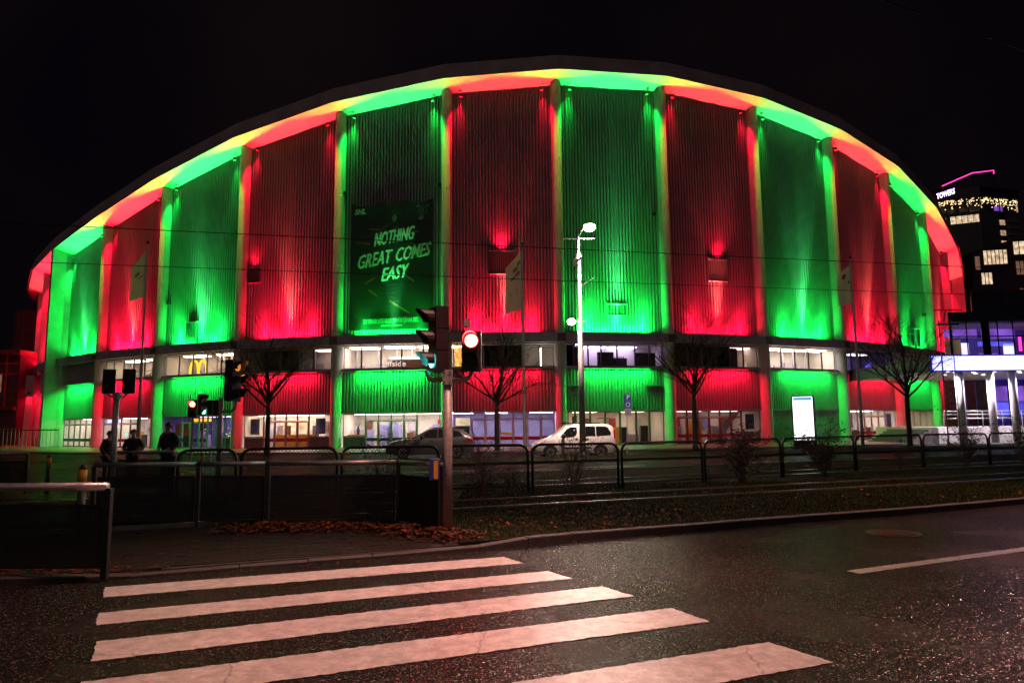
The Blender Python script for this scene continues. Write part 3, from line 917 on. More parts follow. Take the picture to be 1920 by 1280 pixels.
# columns
def column_mesh(i, fin=False):
    ph = (i - 4.5) * DEL + OFF
    er = Vector((sin(ph), -cos(ph))); et = Vector((cos(ph), sin(ph)))
    c = fac(i)
    zt = ZT[i] + 0.05
    mb = MB(); n = 14
    ring = []
    for k in range(n):
        a = 2 * pi * k / n
        ring.append((0.43 * sin(a), 0.62 * cos(a)))
    vs = []
    for z in (0.0, zt):
        for u, v in ring:
            p = c + et * u + er * v
            vs.append((p.x, p.y, z))
    mb.add(vs, [(k, (k + 1) % n, n + (k + 1) % n, n + k) for k in range(n)] + [tuple(range(n, 2 * n))])
    return mb, c, er, et, zt
for i in range(-5, 16):
    mb, c, er, et, zt = column_mesh(i)
    o = mb.build('column', MT['concrete'], arena, smooth=True)
    # casting joints and the clasp at the ledge
    for z in (4.6, 14.6, 20.5):
        if z < zt - 2:
            vs = []; n = 14
            for zz in (z, z + 0.035):
                for k in range(n):
                    a = 2 * pi * k / n; p = c + et * (0.442 * sin(a)) + er * (0.632 * cos(a)); vs.append((p.x, p.y, zz))
            MB().add(vs, [(k, (k + 1) % n, n + (k + 1) % n, n + k) for k in range(n)]).build('joint_ring', MT['concrete'], o)
    q = MB()
    for sgn in (-1, 1):
        for zz in (ZL - 0.62, ZL - 0.2):
            p = c + et * (0.30 * sgn) + er * 0.82
            q.ball((p.x, p.y, zz), 0.06, 6, 4)
    p0 = c - et * 0.17; 
    q.add([(*(c + et * a + er * b), z) for z in (ZL - 0.66, ZL - 0.06) for a, b in ((-0.3, 0.30), (0.3, 0.30), (0.3, 0.82), (-0.3, 0.82))],
          [(0, 1, 5, 4), (1, 2, 6, 5), (2, 3, 7, 6), (3, 0, 4, 7), (0, 3, 2, 1), (4, 5, 6, 7)])
    q.build('ledge_clasp', MT['frame'], o)
    if i in (-1, -2, -3, 12):
        ext = 1.7
        fm = MB()
        def P(r, u, z):
            v = c + er * r + et * u
            return (v.x, v.y, z)
        zt2 = ZT[i]
        if i == -1 or i == 12:
            fm.add([P(-0.5, -0.28, 0), P(ext, -0.28, 0), P(ext, 0.28, 0), P(-0.5, 0.28, 0),
                    P(-0.5, -0.28, zt2 - 0.05), P(ext, -0.28, zt2 + SOFF_UP - 0.05), P(ext, 0.28, zt2 + SOFF_UP - 0.05), P(-0.5, 0.28, zt2 - 0.05)],
                   [(0, 1, 5, 4), (1, 2, 6, 5), (2, 3, 7, 6), (3, 0, 4, 7), (4, 5, 6, 7)])
            fm.build('end_fin', MT['concrete'], arena)

# roof and rear wall
rf = MB()
ring = []
for i in range(-5, 16):
    p = fac(i, KO - 0.012); ring.append((p.x, p.y, ZT[i] + SOFF_UP + FASC + 0.15))
nback = 26
for k in range(1, nback):
    i = 15 + (46.554 - 20) * k / nback
    p = fac(i, KO - 0.012); ring.append((p.x, p.y, 17.5 + SOFF_UP + FASC + 0.15))
cv = (0, 0, 21.5)
rf.add([cv] + ring, [(0, 1 + k, 1 + (k + 1) % len(ring)) for k in range(len(ring))])
rf.build('roof', MT['roof'], arena)
bw_ = MB()
back = [fac(15 + (46.554 - 20) * k / nback, 0.995) for k in range(nback + 1)]
for a, b in zip(back[:-1], back[1:]):
    bw_.quad((a.x, a.y, 0), (b.x, b.y, 0), (b.x, b.y, 18), (a.x, a.y, 18))
bw_.build('rear_wall', MT['clad'], arena)

# windows and shop fronts, bay by bay
PG, FR, DF = MT['palegrey'], MT['frame'], MT['doorframe']
for j in range(-4, 12):
    xf, h = bay_frame(j)
    hh = h - 0.3
    if j == -1:
        b = MB(xf); corrugated(b, -h + .5, h - .5, ZW + 0.08, lambda q: 8.1, WY, 0.25, 0.06); b.build('blind_band', MT['beam'], arena)
    elif j < -1 or j > 10:
        window_band(j, [1] * 5, FR, dark=range(5))
for j, wd, fr, wall, li, lm in (
        (0, [1, 1.25, 1.25, 1.25, 1, 0.6], PG, 'room', [(-2, 1.5), (1.5, 1.5)], 'e_room'),
        (1, [1.05, 1.05, 1.05, 1.05, 1.05], PG, 'room', [(-2, 1.6), (1.8, 1.6)], 'e_room'),
        (2, [1.2, 1.2, 1.2, 1, 1.2], FR, 'room', [(2.6, 1.2)], 'e_roomdim'),
        (3, [1.05, 1.15, 1.2, 1.25, 1.0], FR, 'room', [(-2.6, 1.9), (0.3, 2.0), (3, 1.8)], 'e_roomw'),
        (4, [0.6, 1.3, 1.2, 1.2, 1.1, 0.9], FR, 'room', [(-3.6, 1.6)], 'e_roomw'),
        (5, [0.5, 1, 0.9, 1.1, 1.25, 1, 0.9], FR, 'room', [(-1.2, 0.6), (1.4, 0.6)], 'e_roomv'),
        (6, [1, 1, 1, 1, 1, 1.05], FR, 'room', [(3.4, 1.4)], 'e_roomdim'),
        (7, [1, 1, 1, 1, 1], FR, 'room', [(-2.8, 2.0), (0.3, 1.8), (2.5, 2.1)], 'e_roomw'),
        (8, [0.9, 0.9, 1.2, 1.2, 0.8], FR, 'roomblue', [(1, 1.4)], 'e_roomdim'),
        (9, [1, 1, 1, 1, 1], PG, 'room', [(0, 1.5)], 'e_roomdim'),
        (10, [1, 1, 1, 1], FR, 'roomdark', [], 'e_roomdim')):
    xf, h = bay_frame(j)
    dark = {2: (1, 2), 4: (1, 2, 3), 6: (0, 1, 2, 3), 5: (0,)}.get(j, ())
    window_band(j, wd, fr, dark)
    room(xf, h - 0.3, ZW - 0.05, 8.12, 3.0, MT[wall], MT['roomfloor'], li, MT[lm])
# furnishing silhouettes and details behind the upper windows
xf, h = bay_frame(0)
MB(xf).add([(-1, WY - 1.6, 6.3), (-0.6, WY - 1.6, 6.3), (3.4, WY - 1.6, 8.1), (2.6, WY - 1.6, 8.1)], [(0, 1, 2, 3)]).build('stair_flight', MT['beam'], arena)
MB(xf).box(-2.2, 3, WY - 1.4, WY - 1.3, 7.05, 7.12).build('rail_bar', MT['doorframe'], arena)
xf, h = bay_frame(1)
for x in (0.2, 2.0):
    MB(xf).add([(x, WY - 1.5, 8.1), (x + 0.7, WY - 1.5, 8.1), (x + 2.3, WY - 1.5, 6.3), (x + 1.5, WY - 1.5, 6.3)], [(0, 1, 2, 3)]).build('stair_flight', MT['white'], arena)
def arch(cx, w, ztop, n=14):
    pts = []
    for k in range(n + 1):
        a = pi * k / n
        pts.append((cx - w * cos(a), WY - 0.25, 6.42 + (ztop - 6.42) * sin(a) ** 0.75))
    return pts
mcd = MB(xf)
mcd.tube(arch(-0.98, 0.46, 7.52), 0.105, 6); mcd.tube(arch(-0.02, 0.46, 7.52), 0.105, 6)
mcd.build('yellow_arches_sign', MT['e_yellow'], arena)
xf, h = bay_frame(3)
MB(xf).box(-0.6, 3.6, WY - 1.6, WY - 1.4, 7.18, 7.3).build('light_shelf', MT['e_room'], arena)
MB(xf).box(-0.5, 3.8, WY - 0.45, WY - 0.4, 6.25, 7.02).build('counter', MT['browncounter'], arena)
def flat(xf, cx, cz, y, rot=0.0):
    cs, sn = cos(rot), sin(rot)
    return lambda u, v, w: xf(cx + u * cs - v * sn, y + w, cz + u * sn + v * cs)
text_part('window_lettering', 'ffside', MT['e_text'], arena, flat(xf, 0.35, 6.66, WY - 0.1), size=0.62, bold=0.008, width=1.5)
text_part('window_lettering', 'R', MT['e_text'], arena, flat(xf, 2.62, 6.66, WY - 0.1), size=0.62, bold=0.008, width=0.36)
xf, h = bay_frame(4)
MB(xf).box(-3.85, -3.1, WY - 0.35, WY - 0.3, 6.35, 7.9).build('bright_blind', MT['e_orange'], arena)
MB(xf).box(2.88, 3.0, WY - 0.5, WY - 0.4, 6.35, 7.8).build('tube_light', MT['e_roomw'], arena)
xf, h = bay_frame(5)
for a, b, z in ((-1.2, 0.1, 7.5), (0.1, 1.2, 7.0), (1.9, 3.6, 7.45), (-3.4, -2.6, 7.9)):
    MB(xf).box(a, b, WY - 0.8, WY - 0.5, 6.25, z).build('office_cabinet', MT['roomdark'], arena)
for k in range(5):
    MB(xf).tube([(0.25 + k * 0.18, WY - 0.7, 7.0), (0.25 + k * 0.18, WY - 0.7, 7.16)], 0.04, 6).build('bottle', MT['roomdark'], arena)
xf, h = bay_frame(6)
MB(xf).box(-3.6, 2.6, WY - 0.9, WY - 0.8, 6.3, 8.0).build('curtain', MT['roomdark'], arena)
MB(xf).box(3.0, 3.35, WY - 0.7, WY - 0.6, 6.4, 7.4).build('lit_door', MT['e_warmwin'], arena)
xf, h = bay_frame(8)
MB(xf).ball((-3.3, WY - 0.6, 7.0), 0.18, 8, 6).build('orange_lamp', MT['e_orange'], arena)
MB(xf).ball((-2.8, WY - 0.6, 7.2), 0.14, 8, 6).build('orange_lamp', MT['e_orange'], arena)
MB(xf).add([(0.5, WY - 1.2, 6.35), (2.6, WY - 1.2, 6.35), (2.6, WY - 1.2, 7.4)], [(0, 1, 2)]).build('blue_screen', MT['e_bluewin'], arena)

# ground floor
for j, items, fr, band in (
        (-1, [('d', 1)] * 6, FR, MT['greenband']),
        (0, [('d', 1), ('d', 1), ('d', 1), ('d', 1), ('g', 1.6)], FR, MT['redband']),
        (1, [('w', 2.3), ('d', 1), ('d', 1), ('d', 1), ('g', 1), ('w', 1), ('w', 1)], PG, MT['greenband']),
        (2, [('p', 1.8), ('d', 1), ('d', 1), ('d', 1), ('d', 1), ('p', 1.9)], DF, MT['redband']),
        (3, [('w', 1.8), ('d', 1), ('d', 1), ('d', 1), ('d', 1), ('w', 1.8)], DF, MT['greenband']),
        (4, [('g', 1.3), ('d', 1), ('d', 1), ('d', 1), ('d', 1), ('d', 1), ('d', 1)], DF, MT['redband']),
        (5, [('g', 0.5), ('g', 1), ('g', 1), ('g', 1), ('g', 1.1), ('g', 0.9), ('g', 1)], FR, MT['greenband']),
        (6, [('d', 1), ('d', 1), ('d', 1), ('d', 1), ('d', 1), ('d', 1), ('p', 1.8)], FR, MT['redband']),
        (7, [('s', 1)], FR, MT['greenband']),
        (8, [('p', 1.6), ('d', 1), ('d', 1), ('d', 1), ('d', 1), ('p', 1.6)], PG, MT['redband']),
        (9, [('w', 1), ('w', 1), ('w', 1), ('w', 1), ('w', 1)], PG, MT['greenband']),
        (10, [('s', 1)], PG, MT['greenband']), (-2, [('s', 1)], FR, MT['greenband']), (-3, [('s', 1)], FR, MT['greenband']), (-4, [('s', 1)], FR, MT['greenband']),
        (11, [('s', 1)], FR, MT['greenband'])):
    shop_front(j, items, fr, band)
for j, wall, li, lm in ((-1, 'room', [(-2.5, 2.0), (0, 2.0), (2.5, 2.0)], 'e_roomw'), (0, 'room', [(-2.5, 2.0), (2.0, 2.2)], 'e_roomw'),
                        (1, 'roomblue', [(-0.6, 2.0), (1.5, 2.0)], 'e_roomv'), (2, 'room', [(-3, 1.6), (-1.3, 1.5), (0.6, 1.5)], 'e_roomw'),
                        (3, 'room', [(-2.6, 2.2), (-0.9, 2.2), (0.9, 2.2), (2.8, 2.2)], 'e_roomw'), (4, 'roomblue', [(-3.4, 2.4), (-0.6, 2.4), (3, 2.4)], 'e_roomw'),
                        (5, 'room', [(-2, 2), (2, 2)], 'e_room'), (6, 'room', [(-1.5, 2), (2.2, 1.6)], 'e_roomdim'),
                        (8, 'room', [(-2, 2), (0, 2), (2, 2)], 'e_roomw'), (9, 'room', [(-2, 2), (1.5, 2)], 'e_room')):
    xf, h = bay_frame(j)
    room(xf, h - 0.3, ZG + 0.005, ZS + 0.0, 4.0, MT[wall], MT['roomfloor'], li, MT[lm], (1.8, 1.2))
xf, h = bay_frame(0)
MB(xf).box(-3.6, -1.6, WY - 0.2, WY - 0.12, 2.33, 2.62).build('shop_sign', MT['e_signviolet'], arena)
MB(xf).add([(0.3, WY - 1.6, 2.0), (0.3, WY - 1.6, 1.6), (3.4, WY - 1.6, 0.5), (3.4, WY - 1.6, 0.9)], [(0, 1, 2, 3)]).build('stair_flight', MT['beam'], arena)
MB(xf).ball((-0.9, WY - 0.4, 1.25), 0.12, 8, 6).build('teal_glow', MT['e_teal'], arena)  # glowing ball put in for a teal reflection in the glass
xf, h = bay_frame(1)
MB(xf).box(-3.75, -2.0, WY - 1.2, WY - 1.1, 1.1, 2.2).build('orange_panel', MT['orangewall'], arena)
MB(xf).box(-1.1, 1.1, WY - 0.35, WY - 0.28, 2.32, 2.58).build('shop_sign', MT['e_orange'], arena)
for k in range(14):
    x, z = random.choice([(0.9, 1.6), (2.9, 1.2)])
    MB(xf).ball((x + random.gauss(0, 0.32), WY - 0.5, z + random.gauss(0, 0.22)), 0.035, 5, 4).build('fairy_light', MT['e_sparkle'], arena)
xf, h = bay_frame(2)
MB(xf).box(-2.0, 1.2, WY - 2.6, WY - 2.4, 1.1, 2.4).build('lit_menu_board', MT['e_whitewin'], arena)
MB(xf).box(-2.2, 1.6, WY - 2.0, WY - 1.5, 0.1, 1.15).build('counter', MT['orangewall'], arena)
MB(xf).box(-3.85, -2.4, WY - 0.35, WY - 0.30, 1.1, 2.65).build('lit_backboard', MT['e_whitewin'], arena)
xf, h = bay_frame(3)
MB(xf).box(-3.7, -2.3, WY - 0.7, WY - 0.4, 0.99, 1.12).build('display_shelf', MT['orangewall'], arena)
MB(xf).tube([(-2.85, WY - 0.5, 1.12), (-2.85, WY - 0.5, 1.5), (-2.85, WY - 0.5, 1.75)], [0.10, 0.14, 0.06], 8).build('vase', MT['bluebox'], arena)
for k in range(7):
    a = random.uniform(-0.9, 0.9)
    MB(xf).tube([(-2.85, WY - 0.5, 1.7), (-2.85 + 0.35 * sin(a), WY - 0.5, 1.75 + 0.35 * cos(a))], 0.012, 4).build('twig', MT['twig'], arena)
xf, h = bay_frame(4)
MB(xf).box(-3.8, -2.7, WY - 0.6, WY - 0.55, 1.75, 2.35).build('bright_sign', MT['e_whitewin'], arena)
MB(xf).box(-3.8, -2.7, WY - 0.5, WY - 0.4, 0.99, 1.7).build('display_plants', MT['shrubleaf'], arena)
MB(xf).box(-0.6, 0.6, WY - 1.6, WY - 1.3, 0.98, 1.2).build('bench', MT['orangewall'], arena)
xf, h = bay_frame(5)
for a, b, z0, z1 in ((-1.2, -0.2, 1.5, 1.56), (-1.2, -0.2, 2.2, 2.26), (0.8, 1.3, 0.2, 1.5), (2.4, 3.0, 0.2, 1.6), (-3.2, -2.9, 0.2, 2.4)):
    MB(xf).box(a, b, WY - 1.4, WY - 1.1, z0, z1).build('shelf', MT['roomdark'], arena)
xf, h = bay_frame(6)
MB(xf).add([(0.3, WY - 1.4, 0.4), (1.1, WY - 1.4, 0.4), (3.0, WY - 1.4, 2.7), (2.2, WY - 1.4, 2.7)], [(0, 1, 2, 3)]).build('stair_flight', MT['white'], arena)

# stock, plants and posters seen through the shop fronts
rs = random.Random(5)
for j in (-1, 0, 1, 2, 3, 5, 6, 8, 9):
    xf, h = bay_frame(j)
    for k in range(7):
        x = -3.5 + k * 1.1 + rs.uniform(-0.3, 0.3); w_ = rs.uniform(0.12, 0.4); zt_ = rs.choice([0.9, 1.2, 1.5, 1.9])
        m_ = rs.choice(['roomdark', 'browncounter', 'roomblue', 'orangewall', 'palegrey', 'beam'])
        MB(xf).box(x - w_, x + w_, WY - rs.uniform(2.4, 3.2), WY - 2.3, ZG + 0.01, zt_).build('display_stand', MT[m_], arena)
    for k in range(4):
        x = -3.3 + k * 2.1 + rs.uniform(-0.4, 0.4)
        MB(xf).box(x - 0.28, x + 0.28, WY - 3.9, WY - 3.86, 1.35, 2.25).build('poster', MT[rs.choice(['roomblue', 'redband', 'browncounter', 'beam'])], arena)
for j in (0, 1, 2, 3, 7):
    xf, h = bay_frame(j)
    for k in range(5):
        x = -3.3 + k * 1.55 + rs.uniform(-0.3, 0.3)
        MB(xf).box(x - 0.05, x + 0.05, WY - 2.2, WY - 2.1, ZW, 8.1).build('room_post', MT['palegrey'], arena)
        MB(xf).box(x - 0.4, x + 0.4, WY - 2.9, WY - 2.7, ZW, ZW + rs.uniform(0.5, 1.0)).build('cupboard', MT[rs.choice(['browncounter', 'beam', 'palegrey'])], arena)

# louvre, fittings and cabinets on the walls
xf, h = bay_frame(5)
lv = MB(xf); frame_rect(lv, -0.62, 1.18, 10.3, 11.35, WY + 0.09, 0.12, 0.10); lv.box(0.25, 0.31, WY + 0.1, WY + 0.17, 10.42, 11.23)
lvo = lv.build('louvre', MT['clad'], arena)
for k in range(7):
    z = 10.45 + k * 0.11
    MB(xf).add([(-0.5, WY + 0.10, z), (1.06, WY + 0.10, z), (1.06, WY + 0.17, z + 0.07), (-0.5, WY + 0.17, z + 0.07)], [(0, 1, 2, 3)]).build('slat', MT['roomdark'], lvo)
for k in range(8):
    x = -0.6 + k * 0.25
    MB(xf).add([(x, WY + 0.095, 11.5), (x + 0.09, WY + 0.095, 11.5), (x + 0.045, WY + 0.095, 12.1), (x, WY + 0.11, 11.5), (x + 0.09, WY + 0.11, 11.5), (x + 0.045, WY + 0.11, 12.1)],
               [(0, 1, 2), (3, 5, 4), (0, 3, 4, 1), (1, 4, 5, 2), (2, 5, 3, 0)]).build('rib_end', MT['roomdark'], arena)
for cx in (-3.3, 3.1):
    b = MB(xf); frame_rect(b, cx - 0.6, cx + 0.6, 4.1, 4.72, WY + 0.09, 0.11, 0.09)
    lo = b.build('louvre', MT['clad'], arena)
    for k in range(4):
        z = 4.22 + k * 0.11
        MB(xf).box(cx - 0.48, cx + 0.48, WY + 0.1, WY + 0.15, z, z + 0.05).build('slat', MT['beam'], lo)
    MB(xf).box(cx - 0.66, cx + 0.66, WY + 0.08, WY + 0.34, 4.74, 4.80).build('rain_hood', MT['clad'], arena)
def wall_box(j, cx, z0, z1, w, slats=True, lit=None, d=0.45, m_='blackplastic'):
    xf, h = bay_frame(j)
    o = MB(xf).box(cx - w / 2, cx + w / 2, WY + 0.1, WY + 0.1 + d, z0, z1).build('equipment_cabinet', MT[m_], arena)
    if slats:
        n = max(3, int(w / 0.16))
        for k in range(n):
            x = cx - w / 2 + (k + 0.5) * w / n
            MB(xf).box(x - 0.022, x + 0.022, WY + 0.1 + d + 0.001, WY + 0.13 + d, z0 + 0.06, z1 - 0.06).build('fin', MT['frame'], o)
    MB(xf).box(cx - w / 2 - 0.02, cx + w / 2 + 0.02, WY + 0.1, WY + 0.14 + d, z1 + 0.003, z1 + 0.05).build('lid', MT['clad'], o)
    MB(xf).box(cx - w / 2 - 0.02, cx + w / 2 + 0.02, WY + 0.1, WY + 0.14 + d, z0 - 0.05, z0 - 0.003).build('bottom_rail', MT['clad'], o)
    if lit is not None:
        P = Vector(xf(cx, WY + 0.55, z1 + 0.14)); T = Vector(xf(cx, WY - 0.2, z1 + 3.4))
        lamp('SPOT', o, P, T, bay_col[j], 800 * lit * FLOOD_UP, 100, 1.0, 0.3)
wall_box(2, -3.3, 13.8, 15.0, 1.1, lit=0.7, d=0.16)
wall_box(4, -0.1, 13.7, 15.5, 2.0, lit=1.6, d=0.16)
wall_box(6, 0.45, 13.5, 15.3, 1.9, lit=1.2, d=0.12, m_='clad')  # pale cladding front stands in for the red glow inside
wall_box(1, -0.9, ZL + 0.08, 10.8, 1.25, d=0.25)
wall_box(9, 0.6, ZL + 0.05, 10.9, 1.3, slats=False, d=0.35)
wall_box(9, -0.7, ZL + 0.05, 10.3, 0.7, slats=False, d=0.35)
for j, x, z in ((1, -3.7, 12.6), (5, 3.6, 18.6), (9, 3.2, 12.5), (3, -4.0, 20.5), (3, 3.9, 20.8)):
    xf, h = bay_frame(j)
    b = MB(xf).box(x - 0.12, x + 0.12, WY + 0.1, WY + 0.45, z, z + 0.32); b.build('loudspeaker', MT['blackplastic'], arena)

# the pavement ring round the arena
pv = MB()
inner = [fac(i * 0.5, 0.985) for i in range(-16, 36)]
outer = [fac(i * 0.5, 1.135) for i in range(-16, 36)]
vs = [(p.x, p.y + DC, 0.10) for p in inner] + [(p.x, p.y + DC, 0.10) for p in outer] + [(p.x, p.y + DC, -0.02) for p in outer]
n = len(inner)
pv.add(vs, [(k, n + k, n + k + 1, k + 1) for k in range(n - 1)] + [(n + k, 2 * n + k, 2 * n + k + 1, n + k + 1) for k in range(n - 1)])
structure('pavement', pv, MT['pavement'])

# banner
xf, h = bay_frame(3)
bl = thing('banner', 'tall dark printed banner hanging on the green bay with white brush lettering', 'banner', (0, DC, 0))
BY = WY + 0.14
g = MB(xf); nx, nz_ = 24, 40
vs = []
for a in range(nx + 1):
    for b in range(nz_ + 1):
        u = a / nx; v = b / nz_
        x = -3.42 + 6.75 * u; z = 9.35 + 10.45 * v + 0.18 * u * v
        fold = 0.10 * abs(sin(u * pi * 3.0)) * max(0, (v - 0.86) / 0.14) + 0.02 * sin(v * 17 + u * 3)
        vs.append((x, BY + 0.05 + fold * 0.6, z - 0.30 * abs(sin(u * pi * 3.0)) * max(0, (v - 0.9) / 0.1)))
fs = [(a * (nz_ + 1) + b, (a + 1) * (nz_ + 1) + b, (a + 1) * (nz_ + 1) + b + 1, a * (nz_ + 1) + b + 1) for a in range(nx) for b in range(nz_)]
g.add(vs, fs)
g.build('cloth', MT['banner'], bl, smooth=True)
TY = BY + 0.15
rot = radians(9)
for s, cx, cz, wd, sz in (('NOTHING', 0.05, 16.85, 3.5, 1.5), ('GREAT', -1.62, 15.0, 3.0, 1.55), ('COMES', 1.55, 15.5, 3.0, 1.5), ('EASY', 0.05, 13.85, 2.5, 1.5)):
    text_part('slogan', s, MT['bannerprint'], bl, flat(xf, cx, cz, TY, rot), size=sz, shear=0.62, bold=0.004, width=wd, rough=0.028)
text_part('slogan', 'DU VINNER INTE GULD. DU FÖRTJÄNAR DET.', MT['bannersmall'], bl, flat(xf, -0.05, 10.05, TY, radians(1)), size=0.5, bold=0.012, width=4.5)
text_part('slogan', '#FRAMÅTTILLSAMMANS', MT['bannersmall'], bl, flat(xf, 0.02, 9.68, TY, radians(1)), size=0.22, bold=0.004, width=1.75)
text_part('league_logo', 'SHL', MT['bannerprint'], bl, flat(xf, -2.72, 19.05, TY, radians(2)), size=0.6, shear=0.3, bold=0.03, width=0.95)
em = MB(xf)
for k in range(10):
    a0 = 2 * pi * k / 10; a1 = 2 * pi * (k + 1) / 10
    em.add([(2.5 + r * cos(a), TY, 18.95 + r * sin(a)) for r, a in ((0.26, a0), (0.36, a0), (0.36, a1), (0.26, a1))], [(0, 1, 2, 3)])
em.build('emblem_ring', MT['bannergrey'], bl)
for cx, cz, w_, hh_ in ((2.42, 18.35, 0.5, 0.38), (2.5, 18.95, 0.24, 0.3), (2.1, 19.35, 0.3, 0.22), (2.9, 19.35, 0.3, 0.22)):
    MB(xf).add([(cx - w_ / 2, TY, cz - hh_ * 0.3), (cx, TY, cz - hh_ / 2), (cx + w_ / 2, TY, cz - hh_ * 0.1), (cx + w_ * 0.35, TY, cz + hh_ / 2), (cx - w_ * 0.4, TY, cz + hh_ * 0.4)], [(0, 1, 2, 3, 4)]).build('emblem_patch', MT['bannergrey'], bl)
# printed figure of a player: head, shoulders and striped jersey
pf = MB(xf)
pf.add([(0.16 + 0.20 * cos(2 * pi * k / 12), TY - 0.012, 18.42 + 0.30 * sin(2 * pi * k / 12)) for k in range(12)], [tuple(range(12))])
pf.build('printed_head', MT['bannergrey'], bl)
MB(xf).add([(x, TY - 0.014, z) for x, z in ((-0.95, 16.9), (-1.0, 17.5), (-0.62, 17.98), (-0.05, 18.1), (0.3, 18.12), (0.62, 17.9), (0.86, 17.3), (0.7, 16.9))], [tuple(range(8))]).build('printed_jersey', MT['bannerdim'], bl)
for pts in (((-0.85, 17.62), (-0.45, 17.72), (-0.45, 17.86), (-0.72, 17.8)), ((0.02, 17.25), (0.62, 17.2), (0.60, 17.36), (0.02, 17.42)), ((0.02, 17.52), (0.60, 17.5), (0.52, 17.68), (0.05, 17.72)), ((-0.9, 17.1), (-0.5, 17.16), (-0.52, 17.3), (-0.9, 17.26))):
    MB(xf).add([(x, TY - 0.012, z) for x, z in pts], [(0, 1, 2, 3)]).build('printed_stripe', MT['bannergrey'], bl)
for k in range(7):
    z = 13.0 - k * 0.36; c0 = random.uniform(-.4, .4); w_ = random.uniform(0.5, 1.1)
    MB(xf).add([(c0 - w_, TY - 0.012, z + 0.05), (c0 - w_ * 0.3, TY - 0.012, z - 0.03), (c0 + w_ * 0.5, TY - 0.012, z), (c0 + w_, TY - 0.012, z + 0.09), (c0 + w_ * 0.3, TY - 0.012, z + 0.05), (c0 - w_ * 0.4, TY - 0.012, z + 0.03)],
               [tuple(range(6))]).build('printed_ripple', MT['bannerdim'], bl)
for x0, z0, x1, z1 in ((-1.9, 17.6, -1.0, 17.5), (0.5, 17.45, 2.2, 17.2), (-2.9, 16.5, -1.8, 16.35), (1.6, 15.9, 2.9, 15.7), (-2.2, 13.1, -1.4, 13.6), (1.0, 13.8, 1.8, 13.2),
                       (-1.9, 12.6, -1.2, 12.1), (-0.2, 11.7, 1.5, 10.6)):
    d = Vector((x1 - x0, z1 - z0)).normalized(); q = Vector((-d.y, d.x)) * 0.06
    MB(xf).add([(x0 + q.x, TY - 0.012, z0 + q.y), (x0 - q.x, TY - 0.012, z0 - q.y), (x1 - q.x, TY - 0.012, z1 - q.y), (x1 + q.x, TY - 0.012, z1 + q.y)], [(0, 1, 2, 3)]).build('printed_streak', MT['bannerred'], bl)

# ------------------------------------------------------------------ neighbours
# canopy with the LED board at the hotel entrance, right
t = thing('entrance_canopy', 'flat hotel canopy with a long blank white LED board and white columns', 'canopy', (31, 50, 0))
def gx(x, y, z): return (x, y, z)
W = 16.0; SL = 0.03
MB().box(0, W, 0.12, 12, 5.32, 6.30).build('canopy_roof', MT['hotel'], t)
b = MB(); frame_rect(b, -0.10, W, 5.24, 6.46, -0.12, 0.09, 0.14); b.build('board_frame', MT['e_blue'], t)
MB().box(-0.01, W - 0.1, -0.06, 0.10, 5.335, 6.365).build('led_board', MT['e_led'], t)
for k in range(1, 9):
    MB().box(k * 1.9 - 0.006, k * 1.9 + 0.006, -0.066, -0.062, 5.34, 6.36).build('panel_joint', MT['palegrey'], t)
MB().quad((0, 0.1, 5.30), (W, 0.1, 5.30), (W, 11.8, 5.30), (0, 11.8, 5.30)).build('ceiling', MT['white'], t)
for x, y in ((1.7, 0.8), (2.6, 1.4), (4.1, 1.6), (5.6, 1.5), (5.2, 3.0), (7.0, 0.9), (8.2, 2.4), (3.6, 4.2), (6.8, 4.4), (2.0, 5)):
    o = MB().disc((x, y, 5.285), (0, 0, -1), 0.13, 12).build('downlight', MT['e_down'], t)
    lamp('SPOT', o, (x, y, 5.26), (x, y, 0), (1.0, 0.84, 0.94), 1300, 130, 0.8, 0.1)
for x, y in ((2.35, 0.7), (3.0, 1.6), (5.3, 1.6), (6.3, 0.7), (8.8, 1.6), (10, 0.8)):
    MB().tube([(x, y, 0.1), (x, y, 5.295)], 0.26, 16).build('column', MT['white'], t, smooth=True)
t2 = thing('entrance_terrace', 'raised hotel entrance terrace of pale stone behind the white columns', 'terrace', (33, 53, 0))
MB().box(0, 18, 0, 9, 0.02, 1.25).build('platform', MT['concrete'], t2)
for k in range(6): MB().box(-0.35 - 0.32 * (k + 1), -0.35 - 0.32 * k - 0.01, 0.2, 6, 0.02, 1.1 - 0.18 * k).build('step', MT['pavement'], t2)
t3 = thing('terrace_railing', 'pale tubular handrail in front of the hotel entrance terrace', 'railing', (33, 52.9, 0))
for z in (1.9, 2.2, 2.45): MB().tube([(0.4, 0, z), (14, 0, z)], 0.03, 6).build('rail', MT['galv'], t3)
for k in range(10): MB().tube([(0.4 + 1.5 * k, 0, 1.25), (0.4 + 1.5 * k, 0, 2.45)], 0.03, 6).build('post', MT['galv'], t3)

fo = thing('glass_foyer', 'dark glazed hotel foyer lit violet and blue above the white board', 'building', (40.3, 62, 0))
SK = lambda x, y, z: (x + 0.66 * y, y, z)
def FB(): return MB(SK)
FB().box(0, 26, 0.3, 6, 10.7, 11.5).build('parapet', MT['hotel'], fo)
FB().box(2.3, 26, 0.6, 6, 11.505, 13.6).build('plant_screen', MT['hotel'], fo)
for k in range(8): FB().box(2.5 + 2.6 * k, 2.6 + 2.6 * k, 0.52, 0.595, 11.6, 13.5).build('screen_joint', MT['black'], fo)
FB().box(0, 26, 6, 6.3, 0, 10.69).build('rear_wall', MT['roomblue'], fo)
FB().box(0.0, 0.25, 0.5, 5.99, 0, 10.69).build('side_wall', MT['hotel'], fo)
FB().box(0.26, 26, 0.25, 5.99, 6.3, 6.8).build('floor_slab', MT['hotel'], fo)
FB().box(0.26, 26, 0.5, 5.99, 10.5, 10.69).build('ceiling', MT['room'], fo)
